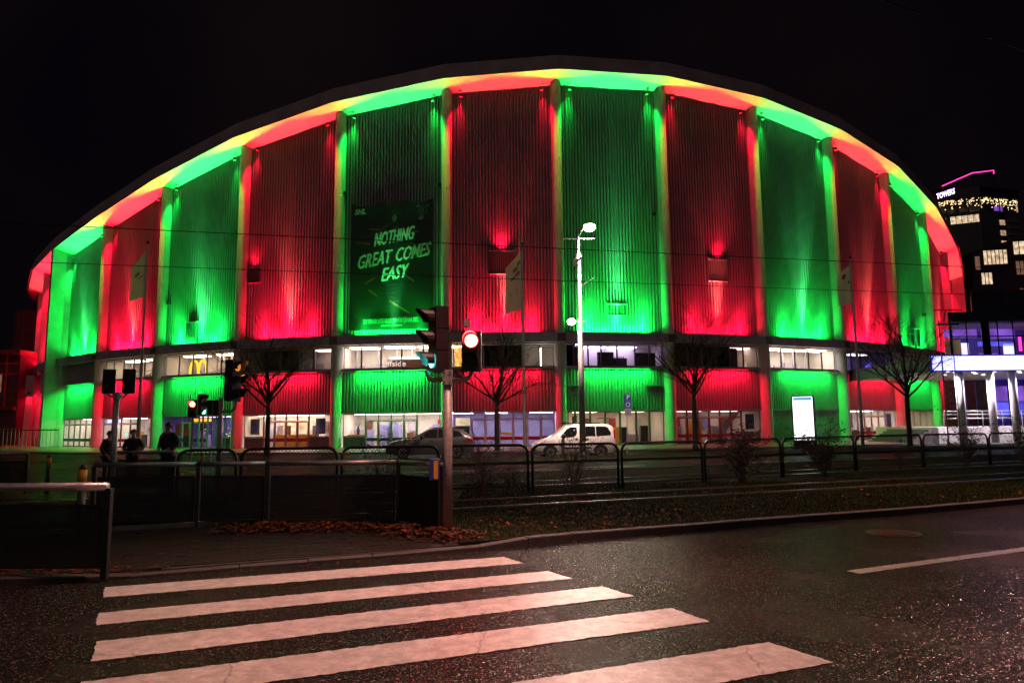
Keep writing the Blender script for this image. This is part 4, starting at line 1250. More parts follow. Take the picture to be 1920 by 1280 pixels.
for k in range(14):
    x = 0.1 + 1.42 * k
    FB().box(x, x + (0.75 if k % 3 == 2 else 0.11), 0.1, 0.45, 6.8, 10.68).build('mullion', MT['black'], fo)
    if k < 13:
        FB().quad((x + 0.1, 0.25, 6.8), (x + 1.42, 0.25, 6.8), (x + 1.42, 0.25, 10.6), (x + 0.1, 0.25, 10.6)).build('pane', MT['glass'], fo)
FB().box(0, 26, 0.12, 0.3, 9.2, 9.3).build('transom', MT['black'], fo)
for x0, x1, z0, z1, m_ in ((-0.6, 1.0, 6.9, 9.3, 'e_warmdim'), (1.0, 1.7, 6.9, 9.0, 'e_signviolet'), (2.6, 6.0, 8.7, 9.1, 'e_bluewin'), (5.0, 6.0, 6.9, 8.9, 'e_signviolet'),
                           (2.6, 4.4, 7.4, 8.0, 'e_violetwin'), (-0.6, 2.6, 9.5, 10.3, 'e_violetwin'), (3.0, 6.2, 9.4, 10.3, 'e_violetwin'), (6.5, 6.8, 8.2, 9.6, 'e_pink'), (7, 16, 7, 9, 'e_violetwin')):
    FB().box(x0, x1, 3.2, 3.3, z0, z1).build('lit_partition', MT[m_], fo)
FB().ball((0.9, 1.2, 7.1), 0.55, 9, 6, 0.8).build('pot_plant', MT['shrubleaf'], fo)
for k in range(12):
    a = 2 * pi * k / 12
    FB().add([(0.9, 1.2, 7.2), (0.9 + 0.9 * cos(a), 1.2 + 0.4 * sin(a), 7.5 + 0.3 * sin(3 * a)), (0.9 + 0.7 * cos(a + .25), 1.2 + 0.4 * sin(a + .25), 7.3)], [(0, 1, 2)]).build('leaf', MT['shrubleaf'], fo)
for x0, x1, m_ in ((-0.8, 0.2, 'redtile'), (0.25, 1.0, 'roomdark'), (1.05, 1.9, 'redtile'), (1.95, 3.2, 'roomdark')):
    FB().box(x0, x1, 0.05, 0.2, 1.25, 5.3).build('wall_panel', MT[m_], fo)
for k in range(9):
    x = 3.3 + 1.5 * k
    FB().box(x, x + 0.12, 0.0, 0.2, 1.25, 5.3).build('mullion', MT['black'], fo)
    FB().quad((x + 0.12, 0.1, 1.25), (x + 1.5, 0.1, 1.25), (x + 1.5, 0.1, 5.3), (x + 0.12, 0.1, 5.3)).build('pane', MT['glass'], fo)
for x0, x1, z0, z1, m_ in ((2.4, 11, 2.2, 3.4, 'e_bluewin'), (2.4, 11, 3.5, 4.9, 'e_violetwin'), (5.4, 6.0, 2.6, 3.0, 'e_whitewin')):
    FB().box(x0, x1, 3.2, 3.3, z0, z1).build('lit_partition', MT[m_], fo)

ho = thing('hotel_wing', 'black stone office wing with slanting roofline and a few warm lit windows', 'building', (69.3, 100, 0), radians(-12))
MB().add([(0, 0, 0), (60, 0, 0), (60, 20, 0), (0, 20, 0), (0, 0, 26.4), (60, 0, 42), (60, 20, 42), (0, 20, 26.4)],
         [(0, 1, 5, 4), (1, 2, 6, 5), (2, 3, 7, 6), (3, 0, 4, 7), (4, 5, 6, 7)]).build('walls', MT['hotel'], ho)
def win(parent, x0, x1, z0, z1, m_, n=3, tilt=0.0):
    b = MB(); frame_rect(b, x0 - 0.08, x1 + 0.08, z0 - 0.08, z1 + 0.08, -0.16, 0.08, 0.12)
    for k in range(1, n):
        x = x0 + (x1 - x0) * k / n; b.box(x - 0.04, x + 0.04, -0.14, -0.06, z0, z1)
    o = b.build('window', MT['black'], parent)
    MB().box(x0, x1, -0.06, -0.02, z0, z1).build('pane', MT[m_], o)
for x0, x1, z0, z1, m_, n_ in ((0.3, 1.0, 23.6, 25.6, 'e_warmdim', 1), (1.5, 4.6, 24.3, 26.4, 'e_whitewin', 6), (5.5, 7.0, 25.6, 27.5, 'e_whitewin', 2), (7.4, 9.8, 27.6, 30.4, 'e_warmdim', 3),
                              (1.0, 2.4, 21.4, 23.1, 'e_whitewin', 3), (5.6, 7.8, 22.6, 24.6, 'e_warmdim', 4), (5.8, 8.0, 19.2, 20.6, 'e_warmdim', 4), (10.5, 13, 26, 28, 'e_whitewin', 4), (11, 13, 21, 23, 'e_warmdim', 3)):
    win(ho, x0, x1, z0, z1, m_, n_)
MB().ball((-0.05, -0.3, 17.2), 0.16, 8, 6).build('wall_lamp', MT['e_down'], ho)

tw = thing('hotel_tower', 'tall dark hotel tower far right with pink roof neon and fairy lit top floor', 'tower', (129.0, 200, 0), radians(0))
# two facades: a receding left face and the main face
F0 = Vector((0, 0)); F1 = Vector((10.2, -4.5)); F2 = Vector((24.0, -1.0)); F3 = Vector((24, 25)); F4 = Vector((0, 25))
MB().poly([F0, F1, F2, F3, F4], 0, 62.0).build('shaft', MT['towerdark'], tw)
MB().poly([F0 + Vector((-.4, -.3)), F1 + Vector((0, -.5)), F2 + Vector((.4, -.3)), F3, F4], 66.2, 69.2).build('roof_storey', MT['towerdark'], tw)
def onf(A, B, t, z, out=0.15):
    p = A.lerp(B, t); d = (B - A).normalized(); n = Vector((d.y, -d.x)); p = p + n * out
    return (p.x, p.y, z)
def panel(name, A, B, t0, t1, z0, z1, m_, out=0.15, z0b=None, z1b=None):
    a, b = onf(A, B, t0, z0, out), onf(A, B, t1, z0, out); c, d = onf(A, B, t1, z1, out), onf(A, B, t0, z1, out)
    a2, b2 = onf(A, B, t0, z0, out - 0.14), onf(A, B, t1, z0, out - 0.14); c2, d2 = onf(A, B, t1, z1, out - 0.14), onf(A, B, t0, z1, out - 0.14)
    return MB().add([a, b, c, d, a2, b2, c2, d2], [(0, 1, 2, 3), (0, 4, 5, 1), (1, 5, 6, 2), (2, 6, 7, 3), (3, 7, 4, 0)]).build(name, MT[m_], tw)
panel('cladding_bay', F1, F2, 0.02, 0.44, 0, 61.8, 'towerclad')
panel('cladding_bay', F1, F2, 0.64, 0.98, 0, 61.8, 'towerclad')
for k in range(13):
    z = 36 + k * 1.95
    panel('ledge', F1, F2, 0.645, 0.975, z, z + 0.25, 'palegrey', 0.45)
for k in range(7):
    z = 58.2 - k * 3.1
    panel('window', F1, F2, 0.47, 0.60, z, z + 1.5, 'e_warmwin' if k < 3 else 'e_warmdim', 0.2)
panel('window', F0, F1, 0.02, 0.22, 58.8, 60.8, 'e_whitewin', 0.2)
for k in range(5): panel('window', F0, F1, 0.32 + 0.13 * k, 0.32 + 0.13 * k + 0.115, 58.8, 61.0, 'e_whitewin', 0.2)
for k in range(9):
    A, B, tt = (F0, F1, k / 4) if k < 4 else (F1, F2, (k - 4) / 4.0)
    p = onf(A, B, min(tt, 1), 62, 0.1)
    MB().box(p[0] - 0.12, p[0] + 0.12, p[1] - 0.12, p[1] + 0.12, 62, 66.2).build('sky_bar_post', MT['black'], tw)
MB().poly([F0 + Vector((3, 3)), F1 + Vector((0, 5)), F2 + Vector((-3, 5)), F3, F4], 62.0, 66.2).build('sky_bar_wall', MT['towerdark'], tw)
fl = MB()
for k in range(260):
    A, B = (F0, F1) if random.random() < 0.42 else (F1, F2)
    tt = random.random(); z = 66.0 - abs(random.gauss(0, 1)) * 1.3
    if z < 62.4: continue
    p = onf(A, B, tt, z, 0.0); s = random.uniform(0.05, 0.11)
    fl.box(p[0] - s, p[0] + s, p[1] - s, p[1] + s, z - s, z + s)
tag(fl.build('fairy_lights', MT['e_sparkle'], tw), kind='stuff')
panel('violet_blind', F1, F2, 0.42, 0.50, 62.6, 63.9, 'e_violetwin', -0.5)
panel('violet_blind', F1, F2, 0.53, 0.63, 62.6, 64.2, 'e_violetwin', -0.5)
panel('end_light', F1, F2, 0.955, 0.985, 62.5, 66.1, 'e_warmwin', 0.1)
d01 = (F1 - F0).normalized()
text_part('roof_lettering', 'TOWERS', MT['e_violetsign'], tw,
          lambda u, v, w: (F0.x + 2.0 + u * d01.x + 0.4, F0.y - 1.6 + u * d01.y, 67.4 + v + 0.25 * u + 0.6), size=2.3, bold=0.05, width=4.7)
MB().tube([(1.5, -1.6, 70.4), (8, -5.6, 72.9), (15.4, -4.2, 74.2), (15.4, -4.2, 73.2)], 0.16, 6).build('roof_neon', MT['e_pink'], tw)
for x, y in ((1.5, -1.5), (8, -5.4), (15.4, -4.0)): MB().box(x - 0.1, x + 0.1, y, y + 0.2, 69.2, 70.3 if x < 2 else 73).build('neon_post', MT['black'], tw)
MB().box(1.2, 15.8, -1.0, 4, 69.2, 70.2).build('plant_room', MT['towerdark'], tw)

# left side: low building with red window grid, ribbed drum, garden fence
lb = thing('low_building', 'low dark building with red lit window grid left of the arena', 'building', (-72, 80, 0))
MB().box(0, 17.5, 0, 14, 0, 10.2).build('walls', MT['roomdark'], lb)
MB().box(-0.2, 17.8, -0.6, 14, 10.2, 10.75).build('eave', MT['redtile'], lb)
for k in range(7):
    MB().box(0.4 + 2.6 * k, 0.55 + 2.6 * k, -0.12, -0.002, 4.4, 10.18).build('mullion', MT['redframe'], lb)
for z in (8.0, 9.2): MB().box(0.2, 17.3, -0.10, -0.003, z, z + 0.13).build('transom', MT['redframe'], lb)
MB().box(13.2, 15.6, -0.08, -0.02, 6.0, 8.0).build('lit_window', MT['e_warmdim'], lb)
MB().box(14.6, 15.1, -0.14, -0.09, 6.1, 6.7).build('lit_sign', MT['e_teal'], lb)
MB().box(0.2, 17.4, -0.5, -0.01, 4.0, 4.4).build('canopy_edge', MT['redtile'], lb)
lamp('SPOT', lb, (20.5, -9, 4), (12, 0, 9), RED, 260 * FLOOD_UP, 70, 1.0, 0.3)
dr = thing('ribbed_drum', 'ribbed round roof plant drum with an aerial, dim red beside the arena', 'roof drum', (-60.6, 92, 0))
b = MB(); n = 40; vs = []
for z in (0, 17.0):
    for k in range(n):
        r = 2.7 if k % 2 else 2.55; a = 2 * pi * k / n; vs.append((r * cos(a), r * sin(a), z))
b.add(vs, [(k, (k + 1) % n, n + (k + 1) % n, n + k) for k in range(n)] + [tuple(range(n, 2 * n))])
b.build('drum', MT['redtile'], dr)
MB().tube([(0, 0, 17), (0, 0, 17.5)], 2.0, 20).build('cap', MT['black'], dr)
MB().tube([(1.3, 0, 17.5), (1.3, 0, 23)], 0.28, 8).build('aerial', MT['redtile'], dr)
lamp('SPOT', dr, (6, -10, 9), (0, 0, 13), RED, 170 * FLOOD_UP, 60, 1.0, 0.3)
gf = thing('garden_fence', 'thin dark vertical bar fence at the far left edge by the arena', 'fence', (-58, 66, 0))
MB().box(0, 17, -0.03, 0.03, 1.7, 1.78).build('top_rail', MT['black'], gf)
gb = MB().box(-0.02, 0.02, -0.02, 0.02, 0, 1.9).mesh('bar', MT['palegrey'])
for k in range(48): place(gb, 'bar', gf, (0.1 + 0.36 * k, 0, 0))
# outer red pillars of the stair at the left end
for (px_, py_, zz, lab) in ((-49.95, 75.2, 5.6, 'red lit slanted pillar farthest left beside the arena'), (-47.95, 74.6, 5.6, 'red lit slanted pillar nearest the green end wall')):
    p = thing('stair_pillar', lab, 'pillar', (px_, py_, 0), 0, 'red lit pillars at the left end of the arena')
    MB().add([(-0.35, -0.35, 1.0), (0.35, -0.35, 1.0), (0.35, 0.35, 1.0), (-0.35, 0.35, 1.0), (-0.15, -0.35, zz), (0.55, -0.35, zz), (0.55, 0.35, zz), (-0.15, 0.35, zz)],
             [(0, 1, 5, 4), (1, 2, 6, 5), (2, 3, 7, 6), (3, 0, 4, 7), (4, 5, 6, 7), (0, 3, 2, 1)]).build('shaft', MT['concrete'], p)
    MB().box(-0.45, 0.45, -0.45, 0.45, 0, 0.99).build('plinth', MT['concrete'], p)
    MB().box(-0.25, 0.65, -0.45, 0.45, zz + 0.002, zz + 1.9).build('head', MT['beam'], p)
    fx = MB().box(0.1, 0.3, -0.62, -0.46, zz - 0.05, zz + 0.12).build('floodlight', MT['blackplastic'], p)
    lamp('SPOT', fx, (0.2, -0.62, zz - 0.08), (0, -0.3, 1.5), RED, 260 * FLOOD_DOWN, 100, 1.0, 0.1)

# ------------------------------------------------------------------ street lamps
def street_lamp(label, loc, rz, h=11.8, low=True, arm=0.55, group=None, power=1600, cone=140, aim=(0, -1.5), lowp=900, col=(1.0, 0.66, 0.56)):
    t = thing('street_lamp', label, 'street lamp', loc, rz, group)
    MB().tube([(0, 0, 0), (0, 0, 5.8), (0, 0, 5.82), (0, 0, h - 1.4), (0, 0, h - 1.38), (0, 0, h - 0.5)], [0.165, 0.145, 0.125, 0.10, 0.06, 0.05], 14).build('pole', MT['galv'], t, smooth=True)
    MB().tube([(0, 0, 0), (0, 0, 0.25)], 0.2, 12).build('base_collar', MT['galv'], t)
    MB().tube([(-0.8, 0, h - 0.62), (0.85, 0, h - 0.62)], 0.028, 6).build('cross_arm', MT['galv'], t)
    MB().tube([(0, 0, h - 0.5), (arm * 0.4, -0.1, h - 0.15), (arm * 0.9, -0.25, h - 0.02)], 0.035, 8).build('arm', MT['galv'], t)
    o = MB().ball((arm, -0.28, h), 0.30, 14, 8, 0.42).build('lamp_head', MT['blackplastic'], t, smooth=True)
    MB().ball((arm, -0.32, h - 0.10), 0.31, 14, 8, 0.7).build('lens', MT['e_lamp'], o, smooth=True)
    lamp('SPOT', o, (arm, -0.3, h - 0.36), (arm + aim[0], aim[1], 0), col, power * STREET, cone, 0.9, 0.25)
    if low:
        z = 6.95
        MB().tube([(0, 0, z), (-0.22, -0.06, z + 0.02), (-0.38, -0.1, z + 0.02)], 0.03, 6).build('arm', MT['galv'], t)
        MB().tube([(0, 0, z - 0.02), (0.3, 0, z + 0.02), (0.36, 0, z + 0.12)], 0.02, 6).build('hook', MT['galv'], t)
        o = MB().ball((-0.46, -0.12, z + 0.05), 0.20, 12, 8, 0.5).build('lamp_head', MT['blackplastic'], t, smooth=True)
        MB().ball((-0.46, -0.16, z - 0.02), 0.21, 12, 8, 0.8).build('lens', MT['e_lamp'], o, smooth=True)
        lamp('SPOT', o, (-0.46, -0.14, z - 0.15), (-0.9, -1.2, 0), col, lowp * STREET, 178, 0.5, 0.2)
        MB().ball((-0.1, -0.1, h - 1.75), 0.13, 8, 6).build('camera_dome', MT['blackplastic'], t)
        MB().box(-0.34, -0.16, -0.3, -0.1, h - 2.15, h - 1.75).build('loudspeaker', MT['blackplastic'], t)
        MB().box(-0.12, 0.14, -0.14, 0.14, h - 1.62, h - 1.5).build('clamp', MT['galv'], t)
        MB().tube([(0.1, 0, 5.9), (0.1, 0, 5.91)], 0.1, 6).build('band', MT['galv'], t)
        MB().ball((-0.2, -0.05, 5.75), 0.07, 6, 5).build('sensor', MT['white'], t)
        MB().tube([(0.1, 0, h - 3.1), (0.75, 0, h - 2.7)], 0.02, 5).build('wire_bracket', MT['galv'], t)
    return t
street_lamp('tall grey street lamp with two lit heads standing before the white van', (4.04, 35.4, 0), 0, h=11.9, power=6500, cone=172, aim=(0, -4), lowp=3200)
sl = thing('added_span_lamp', 'added street lamp out of view on a span cable above the zebra crossing', 'street lamp', (0.8, 9.2, 0))  # added above the view to light the zebra
MB().tube([(-17, -2.6, 9.9), (-8, -1.2, 9.6), (0, 0, 9.45), (8.5, 4, 9.65), (17, 8.2, 9.9)], 0.012, 5).build('span_cable', MT['wire'], sl)
for x, y in ((-17, -2.6), (17, 8.2)): MB().tube([(x, y, 0), (x, y, 10)], [0.16, 0.09], 12).build('pole', MT['galv'], sl, smooth=True)
MB().tube([(0, 0, 9.45), (0, 0, 9.12)], 0.02, 6).build('hanger', MT['galv'], sl)
o = MB().tube([(0, 0, 9.12), (0, 0, 9.0), (0, 0, 8.9)], [0.10, 0.30, 0.33], 16).build('lamp_head', MT['blackplastic'], sl, smooth=True)
MB().disc((0, 0, 8.895), (0, 0, -1), 0.30, 16).build('lens', MT['e_lamp'], o)
lamp('SPOT', o, (0, 0, 8.85), (-1.9, -1.9, 0), (1.0, 0.42, 0.34), 6600 * STREET, 84, 1.0, 0.25)

street_lamp('added grey street lamp with one lit head, out of view right of the road', (17.0, 16.6, 0.05), 0, h=9.9, low=False, arm=-3.6, power=4600, cone=100, aim=(-4.0, -3.4), col=(1.0, 0.40, 0.33))  # unseen lamp added to light the near road

# ------------------------------------------------------------------ signals
def signal_head(parent, c, face, lits, visors=True, sz=0.30, name='signal_head', far=False, depth=0.22):
    """c bottom centre of the housing, face = angle of the outward direction (radians, 0 = +x); lits from top to bottom"""
    n = len(lits); f = Vector((cos(face), sin(face), 0)); s = Vector((-f.y, f.x, 0)); c = Vector(c)
    def P(a, b, z):
        v = c + f * a + s * b; return (v.x, v.y, c.z + z)
    H = n * (sz + 0.025)
    b = MB(P)
    b.box(-depth, 0, -sz * 0.52, sz * 0.52, 0, H)
    for k in range(1, n): b.box(-depth - 0.004, 0.006, -sz * 0.54, sz * 0.54, k * H / n - 0.008, k * H / n + 0.008)
    o = b.build(name, MT['visor'], parent)
    for k, m_ in enumerate(lits):
        z = H - (k + 0.5) * H / n; r = sz * 0.36
        q = MB(P)
        nn = 14
        q.add([(0.012, r * cos(2 * pi * i / nn), z + r * sin(2 * pi * i / nn)) for i in range(nn)], [tuple(range(nn))])
        q.build('lens', MT[m_], o)
        if visors:
            q = MB(P); m2 = 10; vs = []
            for ln in (0.0, 1.0):
                for i in range(m2 + 1):
                    a = radians(-28) + (pi + radians(56)) * i / m2
                    L = 0.008 + ln * (0.05 + 0.17 * max(0, sin(a)) + 0.06)
                    vs.append((L, (r + 0.022) * cos(a), z + (r + 0.022) * sin(a)))
            q.add(vs, [(i, i + 1, m2 + 2 + i, m2 + 1 + i) for i in range(m2)])
            q.build('visor', MT['visor'], o)
        if m_.startswith('e_'):
            col = {'e_red': (1, .05, .05), 'e_redfar': (1, .05, .05), 'e_green': (.08, 1, .85)}.get(m_, (1, .4, .1))
            p = Vector(P(0.13, 0, z)); tt = Vector(P(3, 0, z - 0.5))
            lamp('SPOT', o, p, tt, col, 12 if far else 80, 140, 1.0, 0.08)
    return o
def lens_off(c): return {'r': 'redlens', 'a': 'iron', 'g': 'iron'}[c]

# near mast with the red pedestrian light and the green traffic light
sg = thing('traffic_light', 'near galvanised traffic light mast with lit green left head and red right head', 'traffic light', (-0.87, 11.35, 0.045))
MB().tube([(0, 0, 0), (0, 0, 2.48)], 0.076, 16).build('mast', MT['pole'], sg, smooth=True)
MB().box(-0.075, 0.075, -0.10, 0.10, 2.36, 2.60).build('bracket', MT['pole'], sg)
for dz in (2.41, 2.55):
    for dx in (-0.045, 0.045): MB().tube([(dx, -0.10, dz), (dx, -0.118, dz)], 0.012, 6).build('bolt', MT['iron'], sg)
MB().tube([(-0.07, 0, 2.44), (-0.22, 0, 2.44), (-0.30, 0, 2.47), (-0.335, 0, 2.58)], 0.036, 8).build('arm', MT['pole'], sg, smooth=True)
MB().tube([(0.07, 0, 2.44), (0.25, 0, 2.44), (0.35, 0, 2.47), (0.385, 0, 2.58)], 0.036, 8).build('arm', MT['pole'], sg, smooth=True)
signal_head(sg, (-0.25, -0.02, 2.58), radians(208), ['redlens', 'iron', 'e_green'], sz=0.325)
signal_head(sg, (0.385, -0.06, 2.58), radians(-93), ['e_red', 'iron'], sz=0.30)
MB().box(0.27, 0.36, -0.1, 0.0, 3.30, 3.40).build('detector', MT['pole'], sg)
bx = MB().box(-0.27, -0.125, -0.20, 0.02, 0.86, 1.19).build('push_button_box', MT['bluebox'], sg)
MB().box(-0.20, -0.135, -0.212, -0.202, 0.885, 1.165).build('yellow_plate', MT['yellow'], bx)

# mast seen from behind on the left
sg = thing('traffic_light', 'slim galvanised mast with two unlit black signal heads seen from behind', 'traffic light', (-8.30, 15.3, 0.09))
MB().tube([(0, 0, 0), (0, 0, 2.45)], 0.055, 12).build('mast', MT['galv'], sg, smooth=True)
MB().tube([(0, 0, 2.30), (0, 0, 2.44)], 0.085, 12).build('collar', MT['galv'], sg)
for s_ in (-1, 1): MB().tube([(0.05 * s_, 0, 2.36), (0.15 * s_, 0, 2.36), (0.21 * s_, 0, 2.42)], 0.022, 6).build('arm', MT['galv'], sg)
signal_head(sg, (-0.19, 0.0, 2.42), radians(118), ['redlens', 'iron'], sz=0.235, depth=0.15)
signal_head(sg, (0.24, 0.0, 2.42), radians(116), ['redlens', 'iron'], sz=0.235, depth=0.15)

sg = thing('traffic_light', 'brown mast with a tall dark signal head left of the first bare tree', 'traffic light', (-6.58, 16.6, 0.09))
MB().tube([(0, 0, 0), (0, 0, 2.36)], 0.055, 12).build('mast', MT['pole'], sg, smooth=True)
MB().tube([(0.03, 0, 2.05), (0.24, 0, 2.05), (0.33, 0, 2.12), (0.35, 0, 2.3)], 0.03, 8).build('arm', MT['pole'], sg)
signal_head(sg, (0.35, 0, 2.28), radians(-20), ['e_amber', 'headlens', 'iron'], sz=0.30, far=True)

sg = thing('traffic_light', 'far mast with a lit red pedestrian light before the green cladding', 'traffic light', (-15.57, 35.8, 0))
MB().tube([(0, 0, 0), (0, 0, 2.3)], 0.06, 10).build('mast', MT['pole'], sg)
signal_head(sg, (-0.02, -0.05, 2.3), radians(-88), ['e_redfar', 'iron'], sz=0.42, far=True)
sg = thing('traffic_light', 'far mast with a lit green signal seen from the side', 'traffic light', (-15.05, 35.8, 0))
MB().tube([(0, 0, 0), (0, 0, 2.4)], 0.05, 10).build('mast', MT['pole'], sg)
signal_head(sg, (0, 0, 2.4), radians(-25), ['redlens', 'iron', 'e_green'], sz=0.33, far=True)
sg = thing('road_sign', 'blank grey back of a road sign on a thin pole left of the mast', 'road sign', (-14.51, 35.6, 0))
MB().tube([(0, 0, 0), (0, 0, 3.1)], 0.035, 8).build('pole', MT['galv'], sg)
MB().box(-0.28, 0.28, -0.03, 0.0, 2.4, 3.15).build('sign_plate', MT['iron'], sg)

sg = thing('parking_sign', 'blue parking sign with two blue plates and a small plate on a leaning pole', 'road sign', (7.54, 42.0, 0.0))
MB().tube([(-0.12, 0.03, 0), (0.0, 0.03, 3.5)], 0.03, 8).build('pole', MT['galv'], sg)
MB().box(-0.2, 0.2, -0.02, 0.0, 3.13, 3.52).build('sign_plate', MT['signblue'], sg)
text_part('lettering', 'P', MT['white'], sg, lambda u, v, w: (0.02 + u, -0.026 - w, 3.33 + v), size=0.36, bold=0.012)
MB().box(-0.2, 0.2, -0.02, 0.0, 2.68, 3.10).build('sign_plate', MT['signblue'], sg)
b = MB(); n = 18
b.add([(r * cos(2 * pi * k / n), -0.025, 2.89 + r * sin(2 * pi * k / n)) for r in (0.10, 0.14) for k in range(n)], [(k, (k + 1) % n, n + (k + 1) % n, n + k) for k in range(n)])
b.build('clock_ring', MT['white'], sg)
MB().box(-0.2, 0.2, -0.02, 0.0, 2.22, 2.65).build('text_plate', MT['palegrey'], sg)
for k in range(3): MB().box(-0.14, 0.14, -0.026, -0.021, 2.3 + 0.11 * k, 2.34 + 0.11 * k).build('text_line', MT['signblue'], sg)

sg = thing('advertising_totem', 'tall black advertising box with glowing white face near the bushes', 'advertising totem', (19.0, 44.2, 0.0), radians(-32))
MB().box(-0.66, 0.66, 0.02, 0.36, 0.0, 3.42).build('case', MT['black'], sg)
b = MB(); frame_rect(b, -0.66, 0.66, 0.55, 3.42, -0.03, 0.07, 0.05); b.build('face_frame', MT['black'], sg)
MB().box(-0.59, 0.59, -0.012, 0.018, 0.62, 3.35).build('glowing_face', MT['e_totem'], sg)
MB().box(-0.55, 0.55, -0.018, -0.013, 3.12, 3.30).build('printed_band', MT['e_totemtop'], sg)

# ------------------------------------------------------------------ flagpoles
def flagpole(label, loc, h, w, L, top_drop, prints, side=-1):
    t = thing('flagpole', label, 'flagpole', loc, 0, 'white flagpoles before the arena')
    MB().tube([(0, 0, 0), (0, 0, h * 0.5), (0, 0, h)], [0.11, 0.09, 0.055], 10).build('pole', MT['white'], t, smooth=True)
    MB().ball((0, 0, h + 0.08), 0.11, 8, 6).build('finial', MT['iron'], t)
    MB().tube([(side * 0.1, -0.02, h - 0.6), (side * 0.1, -0.02, h - L - 1.2), (side * 0.18, -0.02, h - L - 1.6), (side * 0.05, 0, h - L - 2.1)], 0.014, 4).build('halyard', MT['iron'], t)
    g = MB(); nx, nz = 8, 14; vs = []
    for a in range(nx + 1):
        for b in range(nz + 1):
            u, v = a / nx, b / nz
            z0 = h - 0.45 - top_drop * u; z = z0 - (L - top_drop * 0.75 * u) * v
            vs.append((side * (0.07 + w * u), -0.03 + 0.10 * sin(u * 6 + v * 4) * u, z))
    g.add(vs, [(a * (nz + 1) + b, (a + 1) * (nz + 1) + b, (a + 1) * (nz + 1) + b + 1, a * (nz + 1) + b + 1) for a in range(nx) for b in range(nz)])
    f = g.build('flag', MT['flag'], t, smooth=True)
    def onflag(u, v, off=-0.02):
        z0 = h - 0.45 - top_drop * u; z = z0 - (L - top_drop * 0.75 * u) * v
        return (side * (0.07 + w * u), -0.03 + 0.10 * sin(u * 6 + v * 4) * u + off, z)
    for (u0, u1, v0, v1, m_, kind) in prints:
        q = MB()
        if kind == 'o':
            n = 12; cu, cv_ = (u0 + u1) / 2, (v0 + v1) / 2
            q.add([onflag(cu + (u1 - u0) / 2 * cos(2 * pi * k / n), cv_ + (v1 - v0) / 2 * sin(2 * pi * k / n)) for k in range(n)], [tuple(range(n))])
        else:
            q.quad(onflag(u0, v0), onflag(u1, v0), onflag(u1, v1), onflag(u0, v1))
        q.build('print', MT[m_], f)
flagpole('left white flagpole with pale drooping flag bearing a faint grey print', (-24.1, 47.2, 0), 14.3, 0.95, 3.2, 1.3, [(0.35, 0.7, 0.34, 0.44, 'flagprint', 'o'), (0.1, 0.45, 0.5, 0.53, 'flagprint', 'r')])
flagpole('middle white flagpole with flag of swirling dark print near the red light', (1.5, 47.0, 0), 14.0, 1.1, 4.0, 1.2,
         [(0.05, 0.30, 0.12, 0.20, 'flagprint', 'o'), (0.22, 0.55, 0.19, 0.27, 'flagprint', 'o'), (0.08, 0.40, 0.30, 0.37, 'flagprint', 'o'), (0.35, 0.70, 0.34, 0.40, 'flagprint', 'o'), (0.25, 0.78, 0.60, 0.625, 'flagprint', 'r'), (0.30, 0.72, 0.66, 0.68, 'flagprint', 'r')])
flagpole('right white flagpole with flag of a small red emblem and dark line', (24.1, 47.0, 0), 12.9, 0.95, 2.7, 0.75, [(0.34, 0.72, 0.12, 0.26, 'flagred', 'o'), (0.12, 0.88, 0.38, 0.45, 'flagprint', 'r')])

# ------------------------------------------------------------------ bare trees
def tree(label, loc, h, spread, fork, seed, dense=1.0):
    rnd = random.Random(seed)
    t = thing('bare_tree', label, 'tree', loc, rnd.uniform(0, 6), 'bare street trees before the arena')
    MB().tube([(0, 0, -0.05), (0.01, 0, 0.2), (0.02, 0.01, fork * 0.6), (0.03, 0, fork)], [0.24, 0.17, 0.155, 0.15], 10).build('trunk', MT['bark'], t, smooth=True)
    big = MB(); small = MB()
    def grow(p, d, L, r, lev):
        n = 4 if lev < 2 else 3
        pts = [p]; rr = [r]; q = Vector(p); dd = Vector(d)
        for k in range(n):
            dd = (dd + Vector((rnd.gauss(0, .09), rnd.gauss(0, .09), rnd.gauss(0.05, .05)))).normalized()
            q = q + dd * (L / n); pts.append(q.copy()); rr.append(max(0.005, r * (1 - 0.62 * (k + 1) / n)))
        (big if lev < 2 else small).tube(pts, rr, 6 if lev < 2 else 3, caps=False)
        if lev >= 3: return
        kids = {0: 9, 1: 7, 2: 4}[lev]
        kids = max(2, int(kids * dense))
        for k in range(kids):
            f_ = rnd.uniform(0.25, 1.0) if lev else rnd.uniform(0.2, 1.0)
            i = min(n - 1, int(f_ * n)); a = pts[i].lerp(pts[i + 1], f_ * n - i)
            ax = dd.cross(Vector((rnd.gauss(0, 1), rnd.gauss(0, 1), rnd.gauss(0, 1)))).normalized()
            nd = (Matrix.Rotation(radians(rnd.uniform(24, 52)), 3, ax) @ dd)
            nd = (nd + Vector((0, 0, 0.12))).normalized()
            grow(a, nd, L * rnd.uniform(0.38, 0.62), max(0.006, rr[i] * 0.45), lev + 1)
    # leader and limbs
    limbs = 9
    grow(Vector((0.03, 0, fork)), Vector((0.02, 0.02, 1)), (h - fork) * 0.80, 0.12, 0)
    for k in range(limbs):
        a = 2 * pi * k / limbs + rnd.uniform(-.3, .3); el = radians(rnd.uniform(20, 52))
        z0 = fork + rnd.uniform(-0.05, 0.9)
        grow(Vector((0.03, 0, z0)), Vector((cos(a) * cos(el), sin(a) * cos(el), sin(el))), spread * rnd.uniform(0.75, 1.05), 0.075, 0 if k % 2 else 1)
    big.build('limbs', MT['bark'], t, smooth=True)
    tag(small.build('twigs', MT['twig'], t), kind='stuff')
    return t
tree('bare tree in front of the red bay left of the banner', (-15.46, 46.9, 0.1), 9.0, 4.1, 2.9, 3)
